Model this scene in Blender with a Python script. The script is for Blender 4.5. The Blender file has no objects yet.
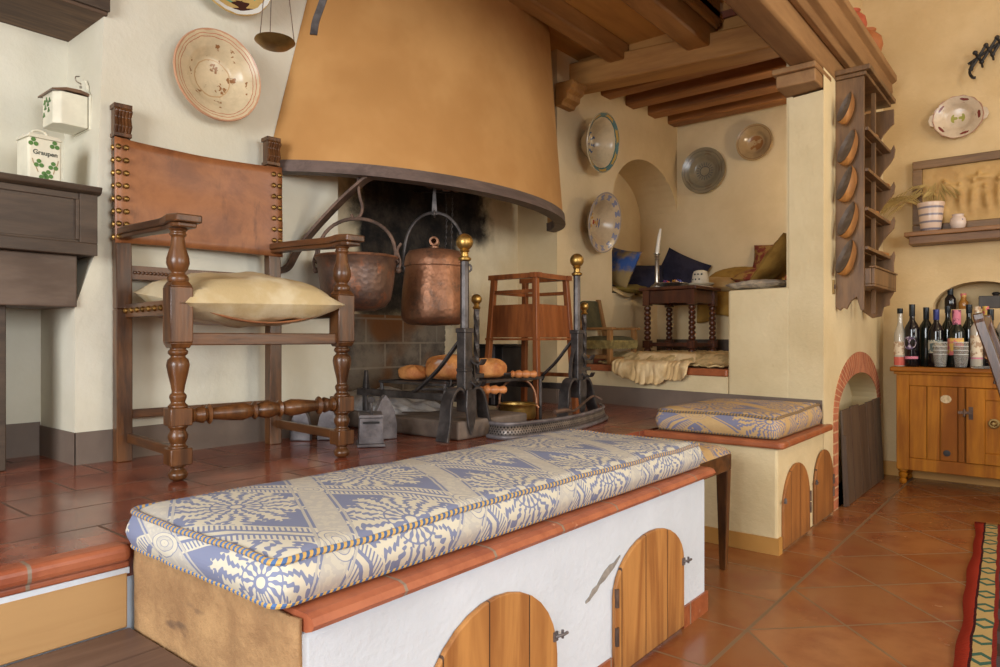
import bpy, bmesh, math, random
from mathutils import Vector, Matrix, noise as mnoise
random.seed(11)
COL = bpy.context.scene.collection
PI = math.pi
def V3(*a): return Vector(a)
# ------------------------------------------------------------------ node helper
def lin(c):
    r = []
    for x in c[:3]:
        x = x / 255.0
        r.append(x / 12.92 if x <= 0.04045 else ((x + 0.055) / 1.055) ** 2.4)
    return (r[0], r[1], r[2], 1.0)
class X:
    """socket with arithmetic"""
    def __init__(s, nt, k): s.nt = nt; s.k = k
    def _m(s, op, *a):
        n = s.nt.nodes.new('ShaderNodeMath'); n.operation = op
        for i, v in enumerate((s,) + a):
            if isinstance(v, X): s.nt.links.new(v.k, n.inputs[i])
            else: n.inputs[i].default_value = v
        return X(s.nt, n.outputs[0])
    def __add__(s, o): return s._m('ADD', o)
    __radd__ = __add__
    def __sub__(s, o): return s._m('SUBTRACT', o)
    def __rsub__(s, o): return (s * -1.0) + o
    def __mul__(s, o): return s._m('MULTIPLY', o)
    __rmul__ = __mul__
    def __truediv__(s, o): return s._m('DIVIDE', o)
    def fract(s): return s._m('FRACT')
    def floor(s): return s._m('FLOOR')
    def abs(s): return s._m('ABSOLUTE')
    def sin(s): return s._m('SINE')
    def cos(s): return s._m('COSINE')
    def sqrt(s): return s._m('SQRT')
    def lt(s, o): return s._m('LESS_THAN', o)
    def gt(s, o): return s._m('GREATER_THAN', o)
    def max(s, o): return s._m('MAXIMUM', o)
    def min(s, o): return s._m('MINIMUM', o)
    def atan2(s, o): return s._m('ARCTAN2', o)
    def pow(s, o): return s._m('POWER', o)
    def clamp(s):
        r = s._m('ADD', 0.0); r.k.node.use_clamp = True; return r
    def step(s, a, b):
        n = s.nt.nodes.new('ShaderNodeMapRange'); n.interpolation_type = 'SMOOTHSTEP'
        s.nt.links.new(s.k, n.inputs[0]); n.inputs[1].default_value = a; n.inputs[2].default_value = b
        return X(s.nt, n.outputs[0])
class MT:
    def __init__(s, name, rough=0.6, metal=0.0, spec=0.5):
        s.m = bpy.data.materials.new(name); s.m.use_nodes = True
        s.nt = s.m.node_tree; s.b = s.nt.nodes['Principled BSDF']
        s.b.inputs['Roughness'].default_value = rough
        s.b.inputs['Metallic'].default_value = metal
        s.b.inputs['Specular IOR Level'].default_value = spec
    def vec(s, kind='Object', scale=(1, 1, 1), rot=(0, 0, 0)):
        n = s.nt.nodes.new('ShaderNodeTexCoord'); o = n.outputs[kind]
        if scale != (1, 1, 1) or rot != (0, 0, 0):
            mp = s.nt.nodes.new('ShaderNodeMapping'); s.nt.links.new(o, mp.inputs[0])
            mp.inputs['Scale'].default_value = scale; mp.inputs['Rotation'].default_value = rot
            o = mp.outputs[0]
        return X(s.nt, o)
    def xyz(s, v):
        n = s.nt.nodes.new('ShaderNodeSeparateXYZ'); s.nt.links.new(v.k, n.inputs[0])
        return [X(s.nt, n.outputs[i]) for i in range(3)]
    def comb(s, a, b, c=0.0):
        n = s.nt.nodes.new('ShaderNodeCombineXYZ')
        for i, v in enumerate((a, b, c)):
            if isinstance(v, X): s.nt.links.new(v.k, n.inputs[i])
            else: n.inputs[i].default_value = v
        return X(s.nt, n.outputs[0])
    def noise(s, v, scale=5, detail=3, rough=0.55, dist=0.0):
        n = s.nt.nodes.new('ShaderNodeTexNoise'); s.nt.links.new(v.k, n.inputs['Vector'])
        n.inputs['Scale'].default_value = scale; n.inputs['Detail'].default_value = detail
        n.inputs['Roughness'].default_value = rough; n.inputs['Distortion'].default_value = dist
        return X(s.nt, n.outputs[0])
    def voro(s, v, scale=5):
        n = s.nt.nodes.new('ShaderNodeTexVoronoi'); s.nt.links.new(v.k, n.inputs['Vector'])
        n.inputs['Scale'].default_value = scale
        return X(s.nt, n.outputs[0]), X(s.nt, n.outputs[1])
    def mix(s, f, a, b):
        n = s.nt.nodes.new('ShaderNodeMix'); n.data_type = 'RGBA'
        if isinstance(f, X): s.nt.links.new(f.k, n.inputs[0])
        else: n.inputs[0].default_value = f
        for i, c in ((6, a), (7, b)):
            if isinstance(c, X): s.nt.links.new(c.k, n.inputs[i])
            else: n.inputs[i].default_value = lin(c)
        return X(s.nt, n.outputs[2])
    def color(s, c):
        if isinstance(c, X): s.nt.links.new(c.k, s.b.inputs['Base Color'])
        else: s.b.inputs['Base Color'].default_value = lin(c)
    def rough(s, r): s.nt.links.new(r.k, s.b.inputs['Roughness'])
    def bump(s, h, strength=0.2, dist=0.01):
        n = s.nt.nodes.new('ShaderNodeBump'); s.nt.links.new(h.k, n.inputs['Height'])
        n.inputs['Strength'].default_value = strength; n.inputs['Distance'].default_value = dist
        s.nt.links.new(n.outputs[0], s.b.inputs['Normal'])
_mc = {}
def mk(name, c1, c2=None, rough=0.6, metal=0.0, scale=6, stretch=(1, 1, 1), bump=0.0, bscale=None, detail=4, spec=0.5, lo=0.35, hi=0.65, bdist=0.01):
    if name in _mc: return _mc[name]
    t = MT(name, rough, metal, spec)
    if c2 is None: c2 = tuple(x * 0.86 for x in c1)
    v = t.vec('Object', stretch)
    t.color(t.mix(t.noise(v, scale, detail, 0.6).step(lo, hi), c1, c2))
    if bump: t.bump(t.noise(t.vec('Object', stretch), bscale or scale * 3, 4), bump, bdist)
    _mc[name] = t.m
    return t.m
def wood(name, dark, light, axis='x', scale=1.0, rough=0.45, ring=14, bump=0.12):
    """long grain along AXIS"""
    if name in _mc: return _mc[name]
    t = MT(name, rough)
    st = {'x': (0.12, 1, 1), 'y': (1, 0.12, 1), 'z': (1, 1, 0.12)}[axis]
    st = tuple(q * scale for q in st)
    v = t.vec('Object', st)
    g = t.noise(v, ring, 5, 0.65, 0.6)
    f = t.noise(v, ring * 6, 3, 0.6)
    k = (g * 0.75 + f * 0.25).step(0.36, 0.64)
    t.color(t.mix(k, dark, light))
    t.bump(f, bump, 0.004)
    _mc[name] = t.m
    return t.m
# ------------------------------------------------------------------ mesh builder
def frame(d):
    d = d.normalized()
    a = Vector((0, 0, 1)) if abs(d.z) < 0.95 else Vector((1, 0, 0))
    x = a.cross(d).normalized()
    return x, d.cross(x).normalized()
class MB:
    def __init__(s): s.v = []; s.f = []; s.uv = {}
    def add(s, vs, fs, M=None, uvs=None):
        b = len(s.v)
        for p in vs:
            p = Vector(p); s.v.append(M @ p if M is not None else p)
        for i, f in enumerate(fs):
            if uvs is not None: s.uv[len(s.f)] = uvs[i]
            s.f.append(tuple(b + j for j in f))
        return s
    def box(s, x0, x1, y0, y1, z0, z1, M=None):
        vs = [(x, y, z) for x in (x0, x1) for y in (y0, y1) for z in (z0, z1)]
        return s.add(vs, [(0, 1, 3, 2), (4, 6, 7, 5), (0, 4, 5, 1), (2, 3, 7, 6), (0, 2, 6, 4), (1, 5, 7, 3)], M)
    def taper(s, r0, r1, M=None):
        """two rectangles (x0,x1,y0,y1,z)"""
        vs = []
        for r in (r0, r1):
            vs += [(r[0], r[2], r[4]), (r[1], r[2], r[4]), (r[1], r[3], r[4]), (r[0], r[3], r[4])]
        return s.add(vs, [(3, 2, 1, 0), (4, 5, 6, 7), (0, 1, 5, 4), (1, 2, 6, 5), (2, 3, 7, 6), (3, 0, 4, 7)], M)
    def tube(s, pts, r, n=8, closed=False, tw=0.0, cap=True, flat=None, M=None):
        pts = [Vector(p) for p in pts]; m = len(pts)
        rs = r if isinstance(r, (list, tuple)) else [r] * m
        vs = []; L = [0.0]
        for i in range(1, m): L.append(L[-1] + (pts[i] - pts[i - 1]).length)
        total = L[-1] + ((pts[0] - pts[-1]).length if closed else 0)
        prev = None
        for i in range(m):
            if closed: d = pts[(i + 1) % m] - pts[i - 1]
            else: d = pts[min(i + 1, m - 1)] - pts[max(i - 1, 0)]
            d = d.normalized() if d.length > 1e-9 else Vector((0, 0, 1))
            if prev is None: x, y = frame(d)
            else:
                x = prev - d * prev.dot(d)
                x = x.normalized() if x.length > 1e-6 else frame(d)[0]
                y = d.cross(x)
            prev = x
            for k in range(n):
                a = 2 * PI * k / n + tw * L[i]
                fx, fy = (flat if flat else (1, 1))
                vs.append(pts[i] + (x * math.cos(a) * fx + y * math.sin(a) * fy) * rs[i])
        fs = []; uvs = []
        for i in range(m if closed else m - 1):
            j = (i + 1) % m
            l0, l1 = L[i], (L[j] if j else total)
            for k in range(n):
                q = (k + 1) % n
                fs.append((i * n + k, i * n + q, j * n + q, j * n + k))
                uvs.append(((l0, k / n), (l0, (k + 1) / n), (l1, (k + 1) / n), (l1, k / n)))
        if cap and not closed:
            fs.append(tuple(range(n - 1, -1, -1))); uvs.append([(0, 0)] * n)
            fs.append(tuple((m - 1) * n + k for k in range(n))); uvs.append([(0, 0)] * n)
        return s.add(vs, fs, M, uvs)
    def strip(s, pts, w, t, wd, M=None):
        """flat bar: width w along direction wd, thickness t"""
        pts = [Vector(p) for p in pts]; wd = Vector(wd).normalized(); m = len(pts); vs = []
        ws = w if isinstance(w, (list, tuple)) else [w] * m
        for i in range(m):
            d = (pts[min(i + 1, m - 1)] - pts[max(i - 1, 0)]).normalized()
            nn = d.cross(wd)
            nn = nn.normalized() if nn.length > 1e-6 else Vector((0, 0, 1))
            for a, b in ((-1, -1), (1, -1), (1, 1), (-1, 1)):
                vs.append(pts[i] + wd * (a * ws[i] / 2) + nn * (b * t / 2))
        fs = []
        for i in range(m - 1):
            for k in range(4):
                q = (k + 1) % 4
                fs.append((i * 4 + k, i * 4 + q, i * 4 + 4 + q, i * 4 + 4 + k))
        fs += [(3, 2, 1, 0), tuple((m - 1) * 4 + k for k in range(4))]
        return s.add(vs, fs, M)
    def cyl(s, p, q, r0, r1=None, n=12, M=None):
        return s.tube([p, q], [r0, r0 if r1 is None else r1], n, M=M)
    def lathe(s, prof, n=24, M=None, a0=0.0, a1=2 * PI, c=(0, 0, 0), sx=1.0, sy=1.0):
        full = abs(a1 - a0 - 2 * PI) < 1e-6
        k = n if full else n + 1; vs = []; m = len(prof)
        for r, z in prof:
            for i in range(k):
                a = a0 + (a1 - a0) * i / n
                vs.append((c[0] + r * math.cos(a) * sx, c[1] + r * math.sin(a) * sy, c[2] + z))
        fs = []; uvs = []
        for j in range(m - 1):
            for i in range(n):
                q = (i + 1) % k
                fs.append((j * k + i, j * k + q, (j + 1) * k + q, (j + 1) * k + i))
                uvs.append(((i / n, prof[j][1]), ((i + 1) / n, prof[j][1]), ((i + 1) / n, prof[j + 1][1]), (i / n, prof[j + 1][1])))
        if full:
            if prof[0][0] > 1e-5: fs.append(tuple(range(k - 1, -1, -1))); uvs.append([(0, 0)] * k)
            if prof[-1][0] > 1e-5: fs.append(tuple((m - 1) * k + i for i in range(k))); uvs.append([(0, 0)] * k)
        return s.add(vs, fs, M, uvs)
    def sphere(s, c, r, n=14, sc=(1, 1, 1), M=None):
        pr = [(max(1e-6, r * math.sin(PI * i / (n // 2 + 2))), -r * math.cos(PI * i / (n // 2 + 2))) for i in range(n // 2 + 3)]
        T = Matrix.Translation(Vector(c)) @ Matrix.Diagonal((sc[0], sc[1], sc[2], 1))
        return s.lathe(pr, n, (M @ T) if M is not None else T)
    def prism(s, poly, mapf, d0, d1, uvscale=None):
        n = len(poly)
        vs = [mapf(a, b, d0) for a, b in poly] + [mapf(a, b, d1) for a, b in poly]
        fs = [tuple(range(n - 1, -1, -1)), tuple(range(n, 2 * n))]
        for i in range(n):
            j = (i + 1) % n
            fs.append((i, j, n + j, n + i))
        return s.add(vs, fs)
    def grid(s, nu, nv, f, cu=False, cv=False, uvf=None, M=None):
        vs = [f(i / (nu if cu else nu - 1), j / (nv if cv else nv - 1)) for i in range(nu) for j in range(nv)]
        fs = []; uvs = []
        for i in range(nu if cu else nu - 1):
            for j in range(nv if cv else nv - 1):
                i2, j2 = (i + 1) % nu, (j + 1) % nv
                fs.append((i * nv + j, i2 * nv + j, i2 * nv + j2, i * nv + j2))
                uvs.append(((i / nu, j / nv), ((i + 1) / nu, j / nv), ((i + 1) / nu, (j + 1) / nv), (i / nu, (j + 1) / nv)))
        return s.add(vs, fs, M, uvs)
    def build(s, name, mat, parent=None, world=True, smooth=True, bevel=0.0, seg=2, sub=0, angle=40, solid=0.0):
        vs = s.v
        me = bpy.data.meshes.new(name)
        if parent is not None and world:
            inv = wm(parent).inverted(); vs = [inv @ p for p in vs]
        me.from_pydata([tuple(p) for p in vs], [], s.f)
        bm = bmesh.new(); bm.from_mesh(me)
        bmesh.ops.recalc_face_normals(bm, faces=bm.faces[:]); bm.to_mesh(me); bm.free()
        if s.uv and len(me.polygons) == len(s.f):
            ul = me.uv_layers.new(name='UVMap')
            for p in me.polygons:
                if p.index in s.uv:
                    idx = {b: a for a, b in enumerate(s.f[p.index])}
                    for li in p.loop_indices:
                        ul.data[li].uv = s.uv[p.index][idx[me.loops[li].vertex_index]]
        if smooth:
            me.polygons.foreach_set('use_smooth', [True] * len(me.polygons))
            me.set_sharp_from_angle(angle=math.radians(angle))
        mats = mat if isinstance(mat, (list, tuple)) else [mat]
        for mm in mats: me.materials.append(mm)
        o = bpy.data.objects.new(name, me); COL.objects.link(o)
        if parent is not None: o.parent = parent
        if solid:
            md = o.modifiers.new('Solid', 'SOLIDIFY'); md.thickness = solid; md.offset = 0
        if bevel:
            md = o.modifiers.new('Bevel', 'BEVEL'); md.width = bevel; md.segments = seg; md.limit_method = 'ANGLE'; md.angle_limit = math.radians(35)
        if sub:
            md = o.modifiers.new('Sub', 'SUBSURF'); md.levels = sub; md.render_levels = sub
        return o
_wm = {}
def wm(o):
    m = Matrix.Translation(o.location) @ o.rotation_euler.to_matrix().to_4x4()
    return (wm(o.parent) @ m) if o.parent is not None else m
def tag(o, label, cat, group=None):
    o['label'] = label; o['category'] = cat
    if group: o['group'] = group
    return o
def thing(name, label, cat, loc=(0, 0, 0), rz=0.0, group=None):
    o = bpy.data.objects.new(name, None); COL.objects.link(o)
    o.empty_display_size = 0.05
    o.location = loc; o.rotation_euler = (0, 0, rz)
    return tag(o, label, cat, group)
def struct(o): o['kind'] = 'structure'; return o
def dup(root, loc, rz=None, label=None, group=None):
    r = root.copy(); COL.objects.link(r); r.location = loc
    if rz is not None: r.rotation_euler = (0, 0, rz)
    if label: r['label'] = label
    if group: r['group'] = group
    for ch in list(root.children):
        c = ch.copy(); COL.objects.link(c); c.parent = r
        for g in list(ch.children):
            d = g.copy(); COL.objects.link(d); d.parent = c
    return r
def RT(loc, rx=0, ry=0, rz=0):
    from mathutils import Euler
    return Matrix.Translation(Vector(loc)) @ Euler((rx, ry, rz)).to_matrix().to_4x4()
def facing(loc, nrm, up=(0, 0, 1)):
    """matrix whose local +Z points along nrm, +Y along up"""
    z = Vector(nrm).normalized(); x = Vector(up).cross(z).normalized(); y = z.cross(x)
    m = Matrix((x, y, z)).transposed().to_4x4(); m.translation = Vector(loc)
    return m
def set_m(o, m): o.location = m.to_translation(); o.rotation_euler = m.to_euler()
def spl(pts, n=6):
    """Catmull-Rom through points"""
    P = [Vector(p) for p in pts]; P = [P[0] * 2 - P[1]] + P + [P[-1] * 2 - P[-2]]; out = []
    for i in range(1, len(P) - 2):
        for k in range(n):
            t = k / n
            a, b, c, d = P[i - 1], P[i], P[i + 1], P[i + 2]
            out.append(0.5 * ((2 * b) + (c - a) * t + (2 * a - 5 * b + 4 * c - d) * t * t + (3 * b - a - 3 * c + d) * t ** 3))
    out.append(P[-2]); return out
# ------------------------------------------------------------------ materials
def plaster(name, c1, c2, bump=0.25, rough=0.85):
    t = MT(name, rough, 0, 0.3)
    v = t.vec('Object')
    k = t.noise(v, 2.2, 5, 0.6).step(0.3, 0.72)
    t.color(t.mix(k, c1, c2))
    t.bump(t.noise(v, 16, 5, 0.65) * 0.7 + t.noise(v, 60, 2) * 0.3, bump, 0.012)
    return t.m
M_WALL = plaster('plaster_cream', (217, 212, 195), (206, 199, 178))
M_WARM = plaster('plaster_warm', (212, 186, 142), (196, 168, 122), 0.45)
M_WHITE = plaster('plaster_white', (212, 219, 229), (198, 205, 214), 0.4)
M_ALC = plaster('plaster_alcove', (222, 200, 160), (208, 184, 142), 0.3)
M_PILLAR = plaster('plaster_pillar', (222, 204, 164), (206, 186, 144), 0.5)
M_CEIL = plaster('plaster_ceiling', (225, 215, 195), (218, 206, 184))
M_SKIRT = plaster('painted_skirting_grey', (124, 108, 96), (104, 90, 80), 0.15, 0.6)
M_TANSKIRT = plaster('painted_skirting_tan', (192, 144, 78), (176, 128, 66), 0.1, 0.55)
def end_plaster():
    t = MT('bare_plaster_tan', 0.85, 0, 0.3)
    v = t.vec('Object'); w = t.vec('Object', (2.2, 2.2, 6.5))
    a = t.mix(t.noise(v, 9, 5, 0.7).step(0.3, 0.7), (178, 142, 100), (146, 112, 78))
    k = t.noise(w, 1.9, 3, 0.5).step(0.64, 0.68)
    t.color(t.mix(k, a, (118, 92, 70)))
    t.bump(t.noise(v, 28, 6, 0.7), 0.7, 0.012)
    return t.m
M_END = end_plaster()
def soot_wall():
    """fireplace back: plaster, soot stain round the flue, tiled fire back"""
    t = MT('sooted_plaster', 0.85, 0, 0.3)
    v = t.vec('Object'); x, y, z = t.xyz(v)
    n = t.noise(v, 4.5, 6, 0.7) - 0.5
    base = t.mix(t.noise(v, 3, 5, 0.6).step(0.3, 0.7), (222, 208, 178), (200, 182, 148))
    d = (((y - 2.60) / 0.36).abs() + n * 0.35)
    s1 = d._m('SUBTRACT', 1.0).step(0.14, -0.05)
    up = (z + n * 0.25).step(0.86, 1.02)
    top = (z + n * 0.2).step(1.36, 1.46)
    top = top * ((y - 2.70).abs() + n * 0.3).step(0.60, 0.46)
    soot = (s1 * up).max(top)
    col = t.mix(soot, base, t.mix(t.noise(v, 9, 5, 0.7).step(0.35, 0.75), (24, 22, 22), (70, 62, 54)))
    # tiles of the fire back
    ty = ((y - 1.9) / 0.255); tz = ((z - 0.445) / 0.127 + 0.02)
    row = tz.floor() * 0.5
    gy = ((ty + row).fract() - 0.5).abs().gt(0.478); gz = (tz.fract() - 0.5).abs().gt(0.462)
    tile = t.mix(t.noise(v, 5, 5, 0.7).step(0.35, 0.7), (118, 106, 92), (58, 50, 46))
    tile = t.mix(t.noise(v, 2.2, 3).step(0.5, 0.62), tile, (112, 74, 44))
    tile = t.mix(gy.max(gz) * 0.6, tile, (140, 128, 112))
    low = (z - 0.97).lt(0.0) * (y - 2.86 + n * 0.15).lt(0.0)
    t.color(t.mix(low, col, tile))
    t.bump(t.noise(v, 14, 6, 0.7), 0.4, 0.02)
    return t.m
M_SOOT = soot_wall()
def platform_tile():
    t = MT('glazed_brown_tile', 0.22, 0, 0.5)
    v = t.vec('Object'); x, y, z = t.xyz(v)
    r = ((x + 1.41) / 0.205); row = r.floor()
    c = (y / 0.42 + row * 0.37 + (row * 12.9).sin() * 0.2); cell = c.floor()
    g = (r.fract() - 0.5).abs().gt(0.483).max((c.fract() - 0.5).abs().gt(0.492))
    h = ((row * 57.3 + cell * 131.7).sin() * 43758.5).fract()
    a = t.mix(h, (136, 70, 48), (158, 90, 66))
    a = t.mix(t.noise(v, 6, 5, 0.65).step(0.35, 0.7), a, (98, 50, 38))
    t.color(t.mix(g, a, (98, 76, 62)))
    t.rough(g * 0.5 + t.noise(v, 9, 4) * 0.16 + 0.08)
    t.bump((1.0 - g) * 0.6 + t.noise(v, 7, 3) * 0.5, 0.25, 0.006)
    return t.m
M_PLAT = platform_tile()
def floor_tile():
    t = MT('terracotta_floor', 0.3, 0, 0.5)
    v = t.vec('Object'); x, y, z = t.xyz(v)
    a = ((x + 0.716) + (y - 2.011)) * (1 / 0.43); b = ((x + 0.716) - (y - 2.011)) * (1 / 0.43)
    ga = (a.fract() - 0.5).abs().gt(0.487).max((b.fract() - 0.5).abs().gt(0.487))
    p = (y - 1.718) / 0.285
    gb = (p.fract() - 0.5).abs().gt(0.486)
    inb = (x + 0.716).lt(0.0)
    line = (x + 0.716).abs().lt(0.006)
    g = (inb * gb).max((1.0 - inb) * ga).max(line)
    h = ((a.floor() * 57.3 + b.floor() * 131.7 + p.floor() * inb * 31.0).sin() * 43758.5).fract()
    c = t.mix(h, (152, 99, 58), (134, 85, 48))
    c = t.mix(t.noise(v, 5, 5, 0.6).step(0.38, 0.7), c, (128, 70, 38))
    t.color(t.mix(g, c, (120, 94, 66)))
    t.rough(g * 0.45 + t.noise(v, 6, 4) * 0.2 + 0.14)
    t.bump((1.0 - g) * 0.6 + t.noise(v, 5, 3) * 0.4, 0.22, 0.006)
    return t.m
M_FLOOR = floor_tile()
def nosing(name, c1, c2, period=0.232, off=0.05):
    t = MT(name, 0.4, 0, 0.5)
    v = t.vec('Object'); x, y, z = t.xyz(v)
    a = t.mix(t.noise(v, 9, 5, 0.7).step(0.35, 0.7), c1, c2)
    a = t.mix(t.noise(v, 20, 4, 0.7).step(0.66, 0.76), a, (214, 170, 140))
    g = (((y + off) / period).fract() - 0.5).abs().gt(0.486)
    t.color(t.mix(g, a, (138, 120, 104)))
    t.bump(t.noise(v, 26, 4) * 0.5 - g, 0.3, 0.006)
    return t.m
M_NOSE = nosing('terracotta_edge', (172, 100, 68), (144, 76, 50))
M_NOSE2 = nosing('terracotta_edge_warm', (162, 92, 56), (136, 72, 42))
M_HOOD = mk('ochre_plaster', (190, 142, 84), (176, 127, 70), 0.8, scale=2.2, bump=0.08, bscale=22)
M_RIM = wood('grey_brown_timber', (78, 62, 56), (104, 86, 78), 'y', 1, 0.6)
M_CHAIR = wood('walnut', (56, 32, 16), (106, 66, 34), 'z', 1.4, 0.3, 10)
M_CHAIRH = wood('walnut_cross', (56, 32, 16), (104, 65, 34), 'x', 1.4, 0.32, 10)
M_CHAIRY = wood('walnut_y', (56, 32, 16), (106, 66, 34), 'y', 1.4, 0.32, 10)
M_DARK = wood('dark_oak', (58, 44, 32), (80, 63, 48), 'y', 1, 0.55, 12, 0.3)
M_DARKX = wood('dark_oak_underside', (74, 54, 40), (110, 84, 62), 'y', 1, 0.7, 12, 0.3)
M_BEAM = wood('beam_oak', (138, 94, 44), (170, 122, 64), 'y', 0.7, 0.65, 8, 0.3)
M_BEAMX = wood('beam_oak_x', (142, 96, 44), (172, 124, 64), 'x', 0.7, 0.65, 8, 0.3)
M_JOIST = wood('joist_oak', (122, 76, 36), (156, 102, 52), 'x', 0.7, 0.65, 8, 0.3)
M_BRESS = wood('bressummer_oak', (124, 88, 52), (150, 112, 70), 'y', 0.7, 0.65, 8, 0.3)
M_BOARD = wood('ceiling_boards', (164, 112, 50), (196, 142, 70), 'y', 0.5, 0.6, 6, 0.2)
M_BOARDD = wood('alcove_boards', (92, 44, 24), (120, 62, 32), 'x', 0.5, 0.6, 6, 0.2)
M_RACK = wood('rack_wood', (86, 60, 34), (124, 90, 54), 'z', 1, 0.5, 10, 0.2)
M_SCOOP = wood('scoop_wood', (120, 76, 36), (170, 116, 60), 'z', 1.2, 0.45, 10)
M_SCOOPD = mk('scoop_cut_grey', (98, 84, 72), (76, 62, 52), 0.6, scale=20)
M_PINE = wood('pine_orange', (134, 74, 6), (176, 112, 22), 'z', 1, 0.6, 7, 0.12)
M_PINEX = wood('pine_orange_x', (128, 70, 6), (168, 104, 20), 'x', 1, 0.6, 7, 0.12)
for _m in (M_PINE, M_PINEX): _m.node_tree.nodes['Principled BSDF'].inputs['Specular IOR Level'].default_value = 0.25
def plank_door(name, dark, light, period=0.1, off=0.0, grey=0.0):
    t = MT(name, 0.55)
    v = t.vec('Object'); x, y, z = t.xyz(v)
    q = (y + off) / period
    w = t.comb(x, y * 1.0 + q.floor() * 3.7, z * 0.1)
    g = t.noise(w, 11, 5, 0.65, 0.8)
    c = t.mix(g.step(0.33, 0.67), dark, light)
    gap = (q.fract() - 0.5).abs().gt(0.485)
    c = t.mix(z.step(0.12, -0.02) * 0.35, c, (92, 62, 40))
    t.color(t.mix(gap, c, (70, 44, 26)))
    t.bump(g * 0.4 - gap, 0.3, 0.006)
    return t.m
M_DOORS = plank_door('arched_door_pine', (146, 92, 44), (192, 136, 74), 0.128, 0.03)
M_DOORS2 = plank_door('arched_door_oak', (128, 78, 36), (166, 108, 54), 0.13, 0.05)
M_SLAT = plank_door('weathered_slats', (62, 50, 40), (96, 78, 62), 0.19, 0.1)
M_RISER = wood('riser_board', (164, 122, 76), (186, 146, 96), 'y', 1, 0.6, 6)
M_TREAD = wood('tread_board', (92, 70, 60), (118, 94, 80), 'y', 1, 0.5, 8)
def leather():
    t = MT('tan_leather', 0.42, 0, 0.5)
    v = t.vec('Object')
    a = t.mix(t.noise(v, 5, 5, 0.7, 0.5).step(0.3, 0.7), (156, 100, 60), (120, 72, 42))
    a = t.mix(t.noise(t.vec('Object', (1, 1, 0.35)), 9, 5, 0.7).step(0.56, 0.78), a, (86, 50, 32))
    t.color(a); t.bump(t.noise(v, 60, 4), 0.15, 0.003)
    return t.m
M_LEATHER = leather()
M_BRASS = mk('brass', (196, 160, 92), (156, 122, 64), 0.36, 0.9, scale=12)
M_BRASSD = mk('brass_dull', (146, 118, 68), (112, 88, 50), 0.42, 0.8, scale=14)
M_NAIL = mk('brass_nails', (150, 116, 62), (112, 84, 44), 0.35, 0.85, scale=30)
M_IRON = mk('forged_iron', (92, 86, 84), (58, 53, 52), 0.45, 0.6, scale=12, bump=0.2, bscale=50)
M_IRONR = mk('rusty_iron', (112, 88, 74), (74, 58, 50), 0.6, 0.45, scale=14, bump=0.25, bscale=50)
M_BLACK = mk('black_iron', (48, 44, 42), (30, 28, 28), 0.55, 0.3, scale=10, bump=0.2)
M_GREYIRON = mk('grey_cast_iron', (124, 118, 120), (90, 84, 86), 0.5, 0.35, scale=14, bump=0.2)
def copper(name, c1, c2, c3, hammer=True):
    t = MT(name, 0.42, 0.7)
    v = t.vec('Object')
    a = t.mix(t.noise(v, 6, 5, 0.7).step(0.35, 0.65), c1, c2)
    a = t.mix(t.noise(v, 16, 5, 0.75).step(0.5, 0.7), a, c3)
    t.color(a)
    d, _ = t.voro(v, 55)
    if hammer: t.bump(d * 0.6 + t.noise(v, 30, 3) * 0.4, 0.35, 0.005)
    return t.m
M_COPPER = copper('copper_aged', (164, 116, 88), (124, 88, 66), (100, 78, 66))
M_COPPERD = copper('copper_dark', (134, 106, 90), (96, 78, 70), (150, 100, 74))
M_STONE = mk('hearth_stone', (120, 104, 92), (84, 72, 64), 0.8, scale=7, bump=0.5, bscale=20)
M_ASH = mk('ash_grey', (206, 202, 200), (150, 148, 150), 0.95, scale=14, bump=0.6, bscale=30)
def bread():
    t = MT('bread_crust', 0.65)
    v = t.vec('Object'); x, y, z = t.xyz(v)
    a = t.mix(t.noise(v, 14, 5, 0.7).step(0.35, 0.68), (214, 150, 86), (176, 104, 54))
    a = t.mix(t.noise(v, 11, 3).step(0.58, 0.66) * z.step(0.05, 0.09), a, (206, 190, 184))
    t.color(a); t.bump(t.noise(v, 24, 5), 0.4, 0.01)
    return t.m
M_BREAD = bread()
M_TURN = wood('turned_handle_wood', (166, 98, 52), (198, 130, 76), 'x', 1, 0.4)
M_STAND = wood('stand_wood', (110, 58, 28), (154, 88, 44), 'z', 1.2, 0.4, 9)
M_TABLE = wood('dark_table_wood', (62, 32, 20), (94, 52, 32), 'z', 1.2, 0.35, 9)
M_KIDCHAIR = wood('small_chair_oak', (124, 84, 44), (160, 114, 64), 'z', 1.2, 0.5, 9)
M_GREENF = mk('green_velvet', (86, 78, 48), (66, 60, 36), 0.9, scale=14, bump=0.2)
M_FRINGE = mk('gold_green_fringe', (150, 132, 78), (116, 100, 56), 0.9, scale=30)
def fabric(name, c1, c2, scale=6, bump=0.2, rough=0.9):
    t = MT(name, rough, 0, 0.2)
    v = t.vec('Object')
    t.color(t.mix(t.noise(v, scale, 4, 0.6).step(0.42, 0.58), c1, c2))
    t.bump(t.noise(v, 160, 2) * 0.4 + t.noise(v, 9, 3) * 0.6, bump, 0.008)
    return t.m
M_SILK = fabric('beige_silk', (206, 190, 156), (190, 168, 126), 5, 0.35, 0.5)
M_BLUEP = fabric('blue_gold_brocade', (52, 80, 136), (138, 116, 76), 5)
M_NAVY = fabric('navy_cloth', (38, 37, 54), (48, 47, 64), 9)
M_YELLOW = fabric('mustard_cloth', (160, 124, 60), (142, 106, 48), 7)
M_PATT = fabric('red_olive_floral', (150, 116, 62), (122, 56, 44), 22)
M_OLIVE = fabric('olive_cloth', (128, 108, 52), (112, 92, 44), 8)
M_BEIGE = fabric('beige_throw', (190, 160, 112), (172, 140, 92), 6)
M_PALE = fabric('pale_grey_quilt', (190, 176, 152), (158, 148, 134), 30)
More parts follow.
